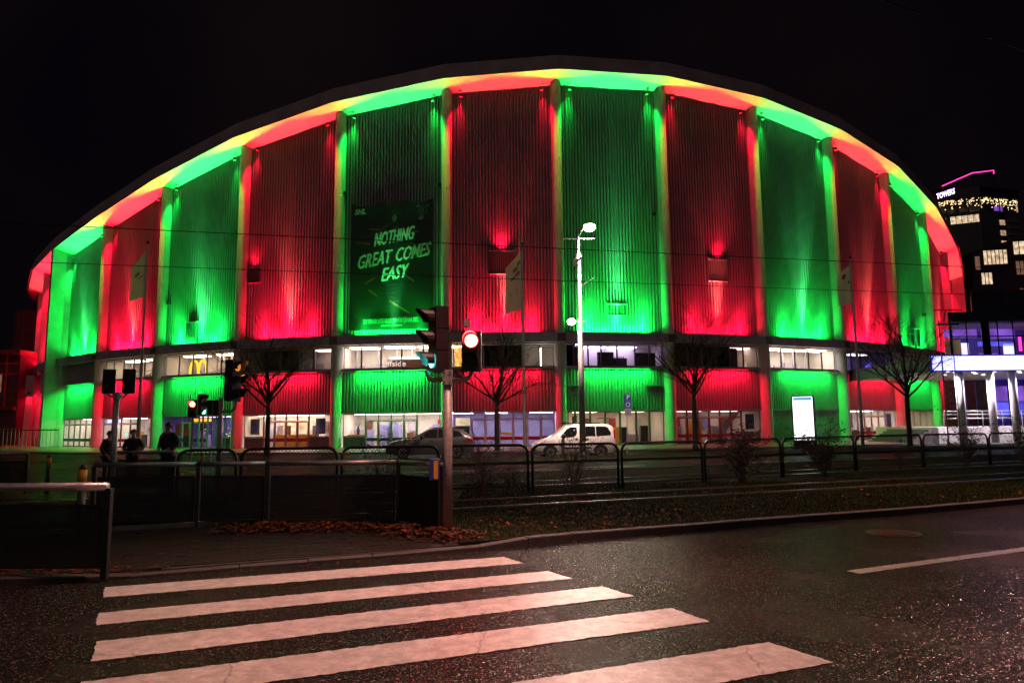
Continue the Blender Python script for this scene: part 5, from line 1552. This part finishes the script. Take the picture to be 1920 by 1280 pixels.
tree('bare tree behind the red signal and beside the white flagpole', (-0.32, 46.9, 0.1), 8.6, 4.0, 2.8, 11)
tree('bare tree with wide reddish twigs between the van and the totem', (12.75, 46.6, 0.1), 8.4, 4.1, 3.3, 23)
tree('bare dark tree near the LED board right of the right flagpole', (26.92, 46.4, 0.1), 8.6, 3.9, 3.1, 31)

# truss mast
t = thing('truss_mast', 'slender aluminium lattice mast before the white LED board', 'truss mast', (28.98, 45.6, 0.0))
ch = [(0, 0), (0.84, 0.0), (0.42, 0.6)]
for x, y in ch: MB().tube([(x, y, 0), (x, y, 8.4)], 0.028, 6).build('chord', MT['alu'], t)
nseg = 18
for a, b in ((0, 1), (1, 2), (2, 0)):
    for k in range(nseg):
        z0 = 0.1 + k * 0.46; p, q = (ch[a], ch[b]) if k % 2 else (ch[b], ch[a])
        MB().tube([(p[0], p[1], z0), (q[0], q[1], z0 + 0.46)], 0.012, 4, caps=False).build('lacing', MT['alu'], t)
MB().box(-0.1, 1.3, -0.1, 0.1, 8.0, 8.12).build('cross_bar', MT['black'], t)
MB().tube([(-0.4, -0.2, 9.0), (1.5, -0.2, 9.0)], 0.03, 6).build('top_tube', MT['black'], t)
MB().tube([(0.42, 0.1, 8.3), (0.42, -0.2, 9.0)], 0.03, 6).build('top_post', MT['black'], t)

# ------------------------------------------------------------------ vehicles
def vehicle(t, st, paint, sill_front=0.3):
    """st: (x, sill, belt, roof, half width body, half width roof) from nose to tail"""
    b = MB(); vs = []
    for (x, s, be, ro, w, wr) in st:
        half = [(w * 0.90, s), (w * 0.985, s + (be - s) * 0.35), (w, s + (be - s) * 0.75), (w * 0.985, be), (wr, ro - (ro - be) * 0.10), (wr * 0.86, ro)]
        vs += [(x, -a, z) for a, z in half] + [(x, a, z) for a, z in reversed(half)]
    n = 12; fs = []
    for i in range(len(st) - 1):
        for k in range(n):
            fs.append((i * n + k, (i + 1) * n + k, (i + 1) * n + (k + 1) % n, i * n + (k + 1) % n))
    fs += [tuple(range(n)), tuple((len(st) - 1) * n + k for k in range(n))[::-1]]
    b.add(vs, fs)
    o = b.build('body', paint, t, smooth=True)
    try:
        o.data.set_sharp_from_angle(angle=radians(38))
    except Exception: pass
    def at_x(x):
        for a, c in zip(st[:-1], st[1:]):
            if a[0] <= x <= c[0]:
                f = (x - a[0]) / (c[0] - a[0]); return [a[i] + (c[i] - a[i]) * f for i in range(6)]
        return list(st[-1])
    def side(x, z, sgn, off=0.012):
        _, s, be, ro, w, wr = at_x(x)
        if z <= be: y = w * (0.985 + 0.015 * min(1, (be - z) / 0.3))
        else:
            f = min(1, (z - be) / max(0.05, (ro - (ro - be) * 0.1 - be))); y = w * 0.985 + (wr - w * 0.985) * f
        return (x, sgn * (y + off), z)
    return o, side, at_x
def wheel(t, x, y, r, sgn):
    w = MB(); n = 22
    w.tube([(x, y, r), (x, y + sgn * 0.21, r)], r, n); o = w.build('wheel', MT['tyre'], t)
    MB().tube([(x, y + sgn * 0.205, r), (x, y + sgn * 0.222, r)], r * 0.66, n).build('rim', MT['rim'], o)
    for k in range(5):
        a = 2 * pi * k / 5
        MB().add([(x + r * .12 * cos(a + 1.3), y + sgn * 0.226, r + r * .12 * sin(a + 1.3)), (x + r * .58 * cos(a + .12), y + sgn * 0.226, r + r * .58 * sin(a + .12)),
                  (x + r * .58 * cos(a - .12), y + sgn * 0.226, r + r * .58 * sin(a - .12)), (x + r * .12 * cos(a - 1.3), y + sgn * 0.226, r + r * .12 * sin(a - 1.3))], [(0, 1, 2, 3)]).build('spoke', MT['black'], o)

# white van: nose to the left of the picture (local +x runs from nose to tail)
van = thing('white_van', 'white compact van parked facing left behind the street lamp', 'van', (1.63, 38.2, 0.0), radians(7))
st = [(0, .34, .60, .64, .62, .52), (.06, .26, .68, .72, .76, .66), (.28, .22, .80, .86, .83, .72), (.95, .20, .97, 1.06, .86, .74), (1.12, .20, 1.0, 1.16, .86, .72), (1.85, .20, 1.05, 1.70, .87, .66),
      (2.35, .20, 1.06, 1.79, .87, .68), (3.4, .20, 1.07, 1.80, .87, .68), (4.1, .22, 1.08, 1.75, .86, .67), (4.30, .26, 1.08, 1.62, .85, .68), (4.38, .34, 1.0, 1.10, .83, .76)]
body, side, at_x = vehicle(van, st, MT['vanpaint'])
def glassp(t, side, pts, name='side_window', m_='carglass', sgn=-1, off=0.012):
    MB().add([side(x, z, sgn, off) for x, z in pts], [tuple(range(len(pts)))]).build(name, MT[m_], t)
for sgn in (-1, 1):
    glassp(van, side, [(1.36, 1.07), (2.02, 1.08), (2.22, 1.16), (2.30, 1.32), (2.30, 1.62), (2.0, 1.62), (1.75, 1.50)], sgn=sgn)
    glassp(van, side, [(2.58, 1.12), (3.30, 1.12), (3.30, 1.64), (2.62, 1.64), (2.56, 1.58)], sgn=sgn)
    glassp(van, side, [(3.34, 1.12), (4.12, 1.16), (4.16, 1.3), (4.02, 1.56), (3.85, 1.63), (3.34, 1.64)], sgn=sgn)
    for xw in (0.82, 3.55):
        n = 16
        MB().add([(xw, sgn * 0.874, 0.32)] + [(xw + 0.41 * cos(pi * k / n), sgn * 0.876, 0.30 + 0.40 * sin(pi * k / n)) for k in range(n + 1)],
                 [tuple(range(n + 2))]).build('wheel_arch', MT['black'], van)
        wheel(van, xw, sgn * 0.68, 0.31, sgn)
    MB().box(1.55, 3.05, sgn * 0.86 - 0.03, sgn * 0.86 + 0.045 * sgn + 0.0, 0.46, 0.56).build('side_strip', MT['black'], van)
    MB().box(2.15, 2.33, sgn * 0.87 - 0.02, sgn * 0.87 + 0.02, 0.98, 1.01).build('door_handle', MT['black'], van)
    MB().box(2.72, 2.9, sgn * 0.87 - 0.02, sgn * 0.87 + 0.02, 0.98, 1.01).build('door_handle', MT['black'], van)
    for xs in (2.44, 1.30): MB().box(xs, xs + 0.012, sgn * 0.872 - 0.004, sgn * 0.872 + 0.004, 0.3, 1.0).build('door_gap', MT['black'], van)
    o = MB().ball((1.52, sgn * 1.0, 1.13), 0.13, 8, 6, 1.1).build('mirror', MT['black'], van)
    MB().add([(0.16, sgn * 0.60, 0.70), (0.10, sgn * 0.80, 0.68), (0.55, sgn * 0.86, 0.90), (0.62, sgn * 0.80, 0.96)], [(0, 1, 2, 3)]).build('headlight', MT['headlens'], van)
    MB().box(4.30, 4.37, sgn * 0.80 - 0.05, sgn * 0.80 + 0.05, 1.0, 1.45).build('tail_light', MT['redlens'], van)
MB().add([(1.16, -0.66, 1.165), (1.84, -0.60, 1.68), (1.84, 0.60, 1.68), (1.16, 0.66, 1.165)], [(0, 1, 2, 3)]).build('windscreen', MT['carglass'], van)
MB().add([(4.37, -0.6, 1.14), (4.37, 0.6, 1.14), (4.31, 0.58, 1.58), (4.31, -0.58, 1.58)], [(0, 1, 2, 3)]).build('rear_window', MT['carglass'], van)
MB().box(-0.02, 0.06, -0.3, 0.3, 0.30, 0.42).build('grille', MT['black'], van)
MB().box(1.5, 3.6, -0.62, -0.58, 1.79, 1.84).build('roof_rail', MT['black'], van)
for x in (2.9, 3.6): MB().box(x, x + 0.22, 0.2, 0.5, 1.15, 1.55).build('headrest', MT['palegrey'], van)

suv = thing('silver_car', 'silver grey estate car waiting behind the near signal mast', 'car', (-6.26, 38.6, 0.0), radians(4))
st = [(0, .36, .62, .66, .70, .60), (.10, .28, .78, .82, .84, .72), (.45, .24, .93, .97, .90, .78), (1.30, .22, 1.02, 1.08, .92, .78), (1.50, .22, 1.04, 1.16, .92, .76), (2.25, .22, 1.08, 1.58, .92, .66),
      (2.8, .22, 1.09, 1.66, .92, .66), (3.5, .22, 1.11, 1.65, .92, .66), (4.1, .24, 1.13, 1.55, .91, .66), (4.50, .28, 1.12, 1.26, .88, .72), (4.68, .34, .98, 1.02, .84, .74), (4.72, .4, .8, .84, .80, .72)]
body, side, at_x = vehicle(suv, st, MT['suvpaint'])
for sgn in (-1, 1):
    glassp(suv, side, [(1.72, 1.10), (2.75, 1.11), (2.75, 1.56), (2.35, 1.53)], sgn=sgn)
    glassp(suv, side, [(2.80, 1.12), (3.55, 1.14), (3.55, 1.55), (2.80, 1.57)], sgn=sgn)
    glassp(suv, side, [(3.60, 1.15), (4.12, 1.20), (3.85, 1.48), (3.60, 1.53)], sgn=sgn)
    for xw in (0.92, 3.75):
        n = 16
        MB().add([(xw, sgn * 0.924, 0.32)] + [(xw + 0.45 * cos(pi * k / n), sgn * 0.926, 0.32 + 0.43 * sin(pi * k / n)) for k in range(n + 1)], [tuple(range(n + 2))]).build('wheel_arch', MT['black'], suv)
        wheel(suv, xw, sgn * 0.73, 0.36, sgn)
    MB().ball((1.95, sgn * 1.04, 1.17), 0.12, 8, 6).build('mirror', MT['black'], suv)
    for xs in (2.35, 3.30): MB().box(xs, xs + 0.2, sgn * 0.92 - 0.02, sgn * 0.92 + 0.022, 0.97, 1.0).build('door_handle', MT['rim'], suv)
    MB().add([(0.14, sgn * 0.60, 0.76), (0.12, sgn * 0.78, 0.74), (0.5, sgn * 0.90, 0.90), (0.42, sgn * 0.80, 0.94)], [(0, 1, 2, 3)]).build('headlight', MT['headlens'], suv)
    MB().add([(4.22, sgn * 0.915, 1.06), (4.60, sgn * 0.885, 1.03), (4.64, sgn * 0.87, 0.88), (4.34, sgn * 0.905, 0.92)], [(0, 1, 2, 3)]).build('tail_light', MT['redlens'], suv)
    MB().tube([(2.3, sgn * 0.58, 1.66), (3.9, sgn * 0.58, 1.63)], 0.022, 6).build('roof_rail', MT['black'], suv)
MB().add([(1.55, -0.68, 1.18), (2.23, -0.60, 1.565), (2.23, 0.60, 1.565), (1.55, 0.68, 1.18)], [(0, 1, 2, 3)]).build('windscreen', MT['carglass'], suv)
MB().add([(4.14, -0.6, 1.545), (4.14, 0.6, 1.545), (4.49, 0.64, 1.275), (4.49, -0.64, 1.275)], [(0, 1, 2, 3)]).build('rear_window', MT['carglass'], suv)
MB().box(4.12, 4.3, -0.58, 0.58, 1.555, 1.585).build('roof_spoiler', MT['suvpaint'], suv)

# ------------------------------------------------------------------ fence between the tracks
FV = [(-7.4, 16.2), (-6.12, 16.6), (-3.89, 17.06), (-1.5, 17.45), (0.7, 17.8), (3.06, 18.4), (5.63, 19.8), (8.51, 21.5), (11.86, 23.7), (15.12, 25.3), (18.3, 26.4), (22.13, 28.0), (25.6, 30)]
fe = thing('mesh_fence', 'long black tubular fence with round cornered wire mesh panels between the tram tracks', 'fence', (0, 0, 0.095))
FH = 1.16
for k, ((x0, y0), (x1, y1)) in enumerate(zip(FV[:-1], FV[1:])):
    a = Vector((x0, y0, 0)); b = Vector((x1, y1, 0)); d = (b - a).normalized(); a = a + d * 0.055; b = b - d * 0.055
    L = (b - a).length; rr = 0.22
    pts = [a, a + Vector((0, 0, FH - rr))]
    for q in range(1, 6):
        an = pi / 2 * q / 5; pts.append(a + d * (rr - rr * cos(an)) + Vector((0, 0, FH - rr + rr * sin(an))))
    for q in range(6):
        an = pi / 2 * q / 5; pts.append(b - d * (rr - rr * sin(an)) + Vector((0, 0, FH - rr + rr * cos(an))))
    pts.append(b)
    fr = MB().tube(pts, 0.034, 8).build('panel_frame', MT['black'], fe, smooth=True)
    MB().tube([a + Vector((0, 0, 0.14)), b + Vector((0, 0, 0.14))], 0.018, 6).build('bottom_rail', MT['black'], fr)
    m_ = MB(); step = 0.085; lo, hi = 0.15, FH - 0.03
    nw = int((L + (hi - lo)) / step)
    def clip_line(s0, sgn):
        # points along the panel: s = s0 + sgn * (z - lo)
        z0, z1 = lo, hi
        out = []
        for z in (z0, z1):
            out.append((s0 + sgn * (z - lo), z))
        (sa, za), (sb, zb) = out
        if sa > sb: sa, za, sb, zb = sb, zb, sa, za
        if sb < 0.02 or sa > L - 0.02: return None
        if sa < 0.02: za = za + (zb - za) * (0.02 - sa) / (sb - sa); sa = 0.02
        if sb > L - 0.02: zb = za + (zb - za) * (L - 0.02 - sa) / (sb - sa); sb = L - 0.02
        return (sa, za, sb, zb)
    for sgn in (1, -1):
        for q in range(nw + 1):
            s0 = q * step - ((hi - lo) if sgn > 0 else 0)
            c_ = clip_line(s0, sgn)
            if not c_: continue
            sa, za, sb, zb = c_
            p0 = a + d * sa + Vector((0, 0, za)); p1 = a + d * sb + Vector((0, 0, zb))
            nrm = Vector((-(zb - za) * d.x, -(zb - za) * d.y, (sb - sa))).normalized() * 0.004
            m_.quad(p0 - nrm, p1 - nrm, p1 + nrm, p0 + nrm)
    tag(m_.build('wire_mesh', MT['wire'], fr), kind='stuff')
for x, y, z in ((-3.8, 17.0, 0.72), (-3.8, 17.0, 0.98)):
    MB().box(x, x + 0.16, y - 0.07, y - 0.05, z, z + 0.07).build('yellow_tag', MT['yellow'], fe)

# ------------------------------------------------------------------ railings of the crossing island
def perforated(parent, a, b, z0, z1):
    a = Vector(a); b = Vector(b); d = (b - a).normalized(); L = (b - a).length
    m_ = MB(); st_ = 0.022; w = 0.0072
    n = int(L / st_)
    for k in range(n + 1):
        s = k * L / n
        p = a + d * (s - w); q = a + d * (s + w)
        m_.quad((p.x, p.y, z0), (q.x, q.y, z0), (q.x, q.y, z1), (p.x, p.y, z1))
    n2 = int((z1 - z0) / st_); off = Vector((-d.y, d.x)) * 0.003
    for k in range(n2 + 1):
        z = z0 + (z1 - z0) * k / n2
        m_.quad((a.x + off.x, a.y + off.y, z - w), (b.x + off.x, b.y + off.y, z - w), (b.x + off.x, b.y + off.y, z + w), (a.x + off.x, a.y + off.y, z + w))
    return tag(m_.build('perforated_sheet', MT['blackplastic'], parent), kind='stuff')
def railing(label, pts, zb, h, first_post=True, tube_r=0.045, solid=(), over=(0.0, 0.0)):
    t = thing('guard_railing', label, 'railing', (0, 0, zb))
    for i, (p, q) in enumerate(zip(pts[:-1], pts[1:])):
        p = Vector(p); q = Vector(q); d = (q - p).normalized()
        a = p - d * (over[0] if i == 0 else 0) + d * (0.0 if i == 0 else 0.05); b = q + d * (over[1] if i == len(pts) - 2 else -0.05)
        MB().tube([(a.x, a.y, h), (b.x, b.y, h)], tube_r, 12).build('handrail', MT['galv'], t, smooth=True)
        pa = p + d * 0.07; pb = q - d * 0.07
        fr = MB()
        for z in (0.11, h - 0.22): fr.tube([(pa.x, pa.y, z), (pb.x, pb.y, z)], 0.017, 6)
        for c_ in (pa, pb): fr.tube([(c_.x, c_.y, 0.11), (c_.x, c_.y, h - 0.22)], 0.017, 6)
        f = fr.build('panel_frame', MT['black'], t)
        if i in solid:
            n_ = Vector((-d.y, d.x)) * 0.004
            MB().add([(c_.x + s * n_.x, c_.y + s * n_.y, z) for s in (-1, 1) for c_, z in ((pa, .12), (pb, .12), (pb, h - .23), (pa, h - .23))],
                     [(0, 1, 2, 3), (4, 7, 6, 5), (0, 4, 5, 1), (2, 6, 7, 3), (1, 5, 6, 2), (0, 3, 7, 4)]).build('solid_sheet', MT['blackplastic'], f)
        else:
            perforated(f, pa, pb, 0.12, h - 0.23)
    for i, p in enumerate(pts):
        if i == 0 and not first_post: continue
        MB().box(p[0] - 0.035, p[0] + 0.035, p[1] - 0.035, p[1] + 0.035, -0.02, h - 0.02 + (0.0 if i in (0, len(pts) - 1) else 0.05)).build('post', MT['black'], t)
    return t
railing('near guard railing with thick pale handrail and perforated panel at the left edge', [(-9.7, 8.72), (-7.15, 8.62), (-4.63, 8.48)], 0.05, 1.03, first_post=True, tube_r=0.05, over=(0, -0.02))
railing('middle guard railing with pale handrail bending toward the signal mast', [(-7.16, 12.62), (-5.33, 12.58), (-4.09, 12.5), (-1.8, 12.4), (-0.98, 11.42)], 0.05, 1.08, solid=(3,), tube_r=0.042)
railing('far guard railing with thin bright handrail at the left edge', [(-16.8, 19.9), (-14.8, 19.7), (-12.83, 19.4)], 0.05, 1.08, tube_r=0.04)
railing('short pale handrail joining the mesh fence on the left', [(-10.38, 19.2), (-8.71, 19.0), (-7.6, 16.6)], 0.09, 1.05, tube_r=0.04)

def bollard(label, loc, h, r, group):
    t = thing('bollard', label, 'bollard', loc, 0, group)
    MB().tube([(0, 0, 0), (0, 0, h - 0.28)], r, 14).build('post', MT['black'], t, smooth=True)
    MB().tube([(0, 0, h - 0.28), (0, 0, h - 0.07)], r * 1.02, 14).build('yellow_band', MT['yellow'], t, smooth=True)
    MB().tube([(0, 0, h - 0.07), (0, 0, h - 0.025), (0, 0, h)], [r, r * 0.9, r * 0.45], 14).build('cap', MT['black'], t, smooth=True)
bollard('nearest black bollard with yellow band behind the near railing', (-6.42, 11.0, 0.055), 1.16, 0.056, 'black and yellow bollards')
bollard('farther black bollard with yellow band left of the nearest one', (-12.63, 20.0, 0.0), 1.06, 0.055, 'black and yellow bollards')
bollard('small black bollard with yellow band behind the mesh fence', (-8.35, 19.9, 0.095), 0.98, 0.055, 'black and yellow bollards')

# ------------------------------------------------------------------ shrubs along the fence
def shrub(label, loc, h, w, seed, leaf=0, stems=14):
    rnd = random.Random(seed)
    t = thing('shrub', label, 'shrub', loc, 0, 'shrubs along the mesh fence')
    m_ = MB(); tips = []
    def grow(p, d, L, r, lev):
        q = Vector(p); pts = [q.copy()]; dd = Vector(d)
        for k in range(4):
            dd = (dd + Vector((rnd.gauss(0, .16), rnd.gauss(0, .16), rnd.gauss(0.02, .08)))).normalized()
            q = q + dd * L / 4; pts.append(q.copy())
        m_.tube(pts, [r, r * .85, r * .7, r * .55, r * .35], 4, caps=False)
        tips.extend(pts[2:])
        if lev < 2:
            for k in range(4 if lev == 0 else 2):
                i = rnd.randint(1, 4)
                nd = (dd + Vector((rnd.gauss(0, .6), rnd.gauss(0, .5), rnd.gauss(0, .3)))).normalized()
                grow(pts[i], nd, L * 0.45, r * 0.55, lev + 1)
    for k in range(stems):
        a = rnd.uniform(0, 2 * pi); sp = rnd.uniform(0.1, 1.0) * w / h
        grow(Vector((rnd.gauss(0, .06), rnd.gauss(0, .06), -0.02)), Vector((cos(a) * sp, sin(a) * sp * 0.6, 1)).normalized(), h * rnd.uniform(0.6, 1.0), 0.011, 0)
    m_.build('stems', MT['twig'], t)
    if leaf:
        l_ = MB()
        for k in range(leaf):
            p = rnd.choice(tips) + Vector((rnd.gauss(0, .05), rnd.gauss(0, .05), rnd.gauss(0, .05))); s = rnd.uniform(0.018, 0.04)
            u = Vector((rnd.gauss(0, 1), rnd.gauss(0, 1), rnd.gauss(0, 1))).normalized() * s; v = u.cross(Vector((rnd.gauss(0, 1), rnd.gauss(0, 1), rnd.gauss(0, 1)))).normalized() * s * 0.6
            l_.quad(p - u, p - v, p + u, p + v)
        tag(l_.build('leaves', MT['shrubleaf'], t), kind='stuff')
for lab, x, y, h, w, lf, sd_, stm in (
        ('bare twiggy shrub right beside the near signal mast at the mesh fence', -0.47, 17.1, 1.35, 0.6, 60, 1, 15),
        ('bare twiggy shrub below the white van at the mesh fence', 1.75, 17.9, 1.4, 0.6, 60, 2, 14),
        ('low tangled shrub growing through the fence left of the near signal mast', -2.75, 17.0, 1.3, 0.75, 260, 3, 14),
        ('dense leafy shrub at the fence in front of the third tree', 6.75, 20.0, 1.25, 0.8, 2200, 4, 22),
        ('tall dense leafy shrub in front of the advertising totem', 9.88, 21.7, 1.25, 0.7, 2600, 5, 22),
        ('thin bare shrub at the fence below the right flagpole', 13.56, 24.0, 1.1, 0.5, 50, 6, 10),
        ('leafy shrub at the fence below the lattice mast', 16.81, 25.4, 1.5, 0.9, 1300, 7, 18),
        ('leafy shrub at the right end of the mesh fence', 19.6, 26.3, 1.5, 0.9, 1300, 8, 18),
        ('thin shrub between the two fence shrubs right of the signal mast', 0.24, 17.5, 0.7, 0.35, 60, 9, 8)):
    shrub(lab, (x, y, 0.09), h, w, sd_, lf, stm)

# ------------------------------------------------------------------ overhead wires
def wire(label, a, b, sag, beads):
    t = thing('overhead_wire', label, 'overhead wire', (0, 0, 0))
    a = Vector(a); b = Vector(b); pts = []
    for k in range(25):
        f = k / 24; p = a.lerp(b, f); p.z -= sag * 4 * f * (1 - f); pts.append(p)
    MB().tube(pts, 0.011, 5).build('cable', MT['wire'], t)
    for f in beads:
        p = a.lerp(b, f); p.z -= sag * 4 * f * (1 - f)
        MB().ball(p, 0.03, 6, 4).build('clip', MT['pole'], t)
wire('upper thin tram wire crossing the whole arena front', (-22.5, 12.45, 6.2), (40, 25.1, 6.2), 0.04, (0.25,))
wire('lower thin tram wire crossing the arena front', (-30, 14.9, 6.2), (45, 29.9, 6.2), 0.04, (0.30,))

# ------------------------------------------------------------------ people
def skin_mesh(verts, edges, radii, sub=2, root=0):
    me = bpy.data.meshes.new('figure')
    me.from_pydata([tuple(v) for v in verts], edges, [])
    o = bpy.data.objects.new('figure', me); C.objects.link(o)
    o.modifiers.new('skin', 'SKIN').use_smooth_shade = True
    sk = me.skin_vertices[0].data
    for i, r in enumerate(radii):
        rr = r if isinstance(r, tuple) else (r, r)
        sk[i].radius = rr; sk[i].use_root = (i == root)
    m_ = o.modifiers.new('sub', 'SUBSURF'); m_.levels = sub; m_.render_levels = sub
    dg = bpy.context.evaluated_depsgraph_get()
    out = bpy.data.meshes.new_from_object(o.evaluated_get(dg))
    C.objects.unlink(o); bpy.data.objects.remove(o); bpy.data.meshes.remove(me)
    return out
def person(label, loc, rz, H, coat, hood=False, lean=0.0, elbows=0.0):
    t = thing('person', label, 'person', loc, rz, None)
    k = H / 1.78
    def V(x, y, z): return Vector((x, y, z)) * k
    # body in a standing pose, facing -y
    vs = [V(0, 0, .95), V(0, 0, 1.12), V(0, -.01, 1.32), V(0, 0, 1.48), V(0, -.02, 1.56), V(0, -.03, 1.66), V(0, -.02, 1.74)]
    ra = [(.16, .12), (.145, .11), (.17, .12), (.10, .08), (.055, .055), (.078, .095), (.066, .08)]
    ed = [(0, 1), (1, 2), (2, 3), (3, 4), (4, 5), (5, 6)]
    for s in (-1, 1):
        b = len(vs)
        e = elbows
        vs += [V(s * .19, 0, 1.44), V(s * (.25 + .03 * e), .03, 1.17), V(s * (.22 - .08 * e), -.10 - .12 * e, .98 + .10 * e), V(s * (.19 - .10 * e), -.13 - .14 * e, .92 + .12 * e)]
        ra += [.058, .046, .036, (.03, .042)]; ed += [(3, b), (b, b + 1), (b + 1, b + 2), (b + 2, b + 3)]
        b = len(vs)
        vs += [V(s * .10, 0, .88), V(s * .11, -.015, .50), V(s * .115, .02, .10), V(s * .12, .02, .04), V(s * .13, -.15, .03)]
        ra += [.095, .062, .045, .042, (.036, .03)]; ed += [(0, b), (b, b + 1), (b + 1, b + 2), (b + 2, b + 3), (b + 3, b + 4)]
        h0 = len(vs); hand = vs[b - 1]
        for f_ in range(4):
            vs += [hand + V(s * (-.018 + .012 * f_), -.045 - .004 * f_, -.045), hand + V(s * (-.018 + .012 * f_), -.050, -.085 + .006 * abs(f_ - 1))]
            ra += [.009, .008]; ed += [(b - 1, len(vs) - 2), (len(vs) - 2, len(vs) - 1)]
        vs += [hand + V(-s * .03, -.05, -.01)]; ra += [.010]; ed += [(b - 1, len(vs) - 1)]
    me = skin_mesh(vs, ed, [tuple(x * k for x in r) if isinstance(r, tuple) else r * k for r in ra], 2)
    me.materials.clear(); me.materials.append(MT['skin'])
    o = bpy.data.objects.new('body', me); C.objects.link(o); o.parent = t
    # coat: torso, sleeves and skirt of the coat
    vs = [V(0, 0, 1.0), V(0, 0, 1.16), V(0, -.01, 1.34), V(0, 0, 1.47), V(0, 0, .80)]
    ra = [(.195, .15), (.185, .145), (.205, .15), (.13, .10), (.205, .155)]; ed = [(0, 1), (1, 2), (2, 3), (0, 4)]
    for s in (-1, 1):
        b = len(vs); e = elbows
        vs += [V(s * .20, 0, 1.42), V(s * (.265 + .03 * e), .03, 1.17), V(s * (.225 - .08 * e), -.09 - .12 * e, 1.0 + .10 * e)]
        ra += [.082, .068, .056]; ed += [(3, b), (b, b + 1), (b + 1, b + 2)]
    me = skin_mesh(vs, ed, [tuple(x * k for x in r) if isinstance(r, tuple) else r * k for r in ra], 2)
    me.materials.clear(); me.materials.append(coat)
    o = bpy.data.objects.new('coat', me); C.objects.link(o); o.parent = t
    vs = [V(0, 0, .93)]; ra = [(.165, .125)]; ed = []
    for s in (-1, 1):
        b = len(vs)
        vs += [V(s * .10, 0, .86), V(s * .11, -.015, .50), V(s * .115, .02, .09)]; ra += [.11, .078, .062]; ed += [(0, b), (b, b + 1), (b + 1, b + 2)]
    me = skin_mesh(vs, ed, [tuple(x * k for x in r) if isinstance(r, tuple) else r * k for r in ra], 2)
    me.materials.clear(); me.materials.append(MT['trouser'])
    o = bpy.data.objects.new('trousers', me); C.objects.link(o); o.parent = t
    hd = MB(); n = 14; mlev = 7; vs2 = []
    for i in range(mlev + 1):
        th = radians(100) * i / mlev
        for q in range(n):
            a = 2 * pi * q / n
            fr_ = 0.0 if sin(a) > -0.3 else 0.10 * max(0, i / mlev - 0.45)
            p = V(0.098 * sin(th) * cos(a), -.02 + 0.115 * sin(th) * sin(a), 1.69 + 0.125 * cos(th) + fr_)
            vs2.append(p)
    hd.add(vs2, [(i * n + q, i * n + (q + 1) % n, (i + 1) * n + (q + 1) % n, (i + 1) * n + q) for i in range(mlev) for q in range(n)])
    hd.build('hair', MT['hair'], t, smooth=True)
    fc = MB()
    fc.add([V(0, -.155, 1.655), V(-.016, -.118, 1.64), V(.016, -.118, 1.64), V(0, -.12, 1.70)], [(0, 1, 2), (0, 3, 1), (0, 2, 3)])
    fc.build('nose', MT['skin'], t)
    for s in (-1, 1):
        MB().ball(V(s * .034, -.118, 1.685), 0.012 * k, 6, 4).build('eye', MT['black'], t)
        MB().ball(V(s * .092, -.02, 1.67), 0.026 * k, 6, 4, 1.3).build('ear', MT['skin'], t)
        MB().add([V(s * .08, -.08, .10), V(s * .08, .09, .11), V(s * .16, .09, .11), V(s * .17, -.08, .10), V(s * .075, -.21, 0.0), V(s * .08, .10, 0.0), V(s * .165, .10, 0.0), V(s * .18, -.21, 0.0), V(s * .08, -.19, .06), V(s * .17, -.19, .06)],
                 [(0, 1, 2, 3), (4, 5, 1, 0, 8), (7, 9, 3, 2, 6), (1, 5, 6, 2), (0, 3, 9, 8), (8, 9, 7, 4), (4, 7, 6, 5)]).build('shoe', MT['black'], t)
    MB().add([V(-.026, -.123, 1.612), V(.026, -.123, 1.612), V(.02, -.122, 1.602), V(-.02, -.122, 1.602)], [(0, 1, 2, 3)]).build('mouth', MT['flagred'], t)
    return t
person('tall person in a dark coat standing before the green column on the left', (-10.28, 22.0, 0.0), radians(-12), 1.92, MT['coat'], elbows=0.8)
person('shorter person in a dark coat looking down between mast and flagpole', (-11.77, 22.8, 0.0), radians(14), 1.72, MT['coat'], elbows=1.0)
person('person in a brown coat mostly behind the slim signal mast', (-12.59, 22.9, 0.0), radians(70), 1.68, MT['coatb'], elbows=0.2)
person('person in an orange jacket on the hotel terrace at the right edge', (38.55, 54.5, 1.25), radians(40), 1.8, MT['coato'], elbows=0.3)

# repeats of one kind share a group
GROUPS = {'traffic_light': 'traffic lights around the crossing', 'guard_railing': 'guard railings of the crossing island', 'street_lamp': 'street lamps along the road',
          'overhead_wire': 'tram wires before the arena', 'person': 'people standing about'}
for o in list(C.objects):
    if o.parent is None and o.get('label'):
        g_ = GROUPS.get(o.name.split('.')[0])
        if g_ and not o.get('group'): o['group'] = g_
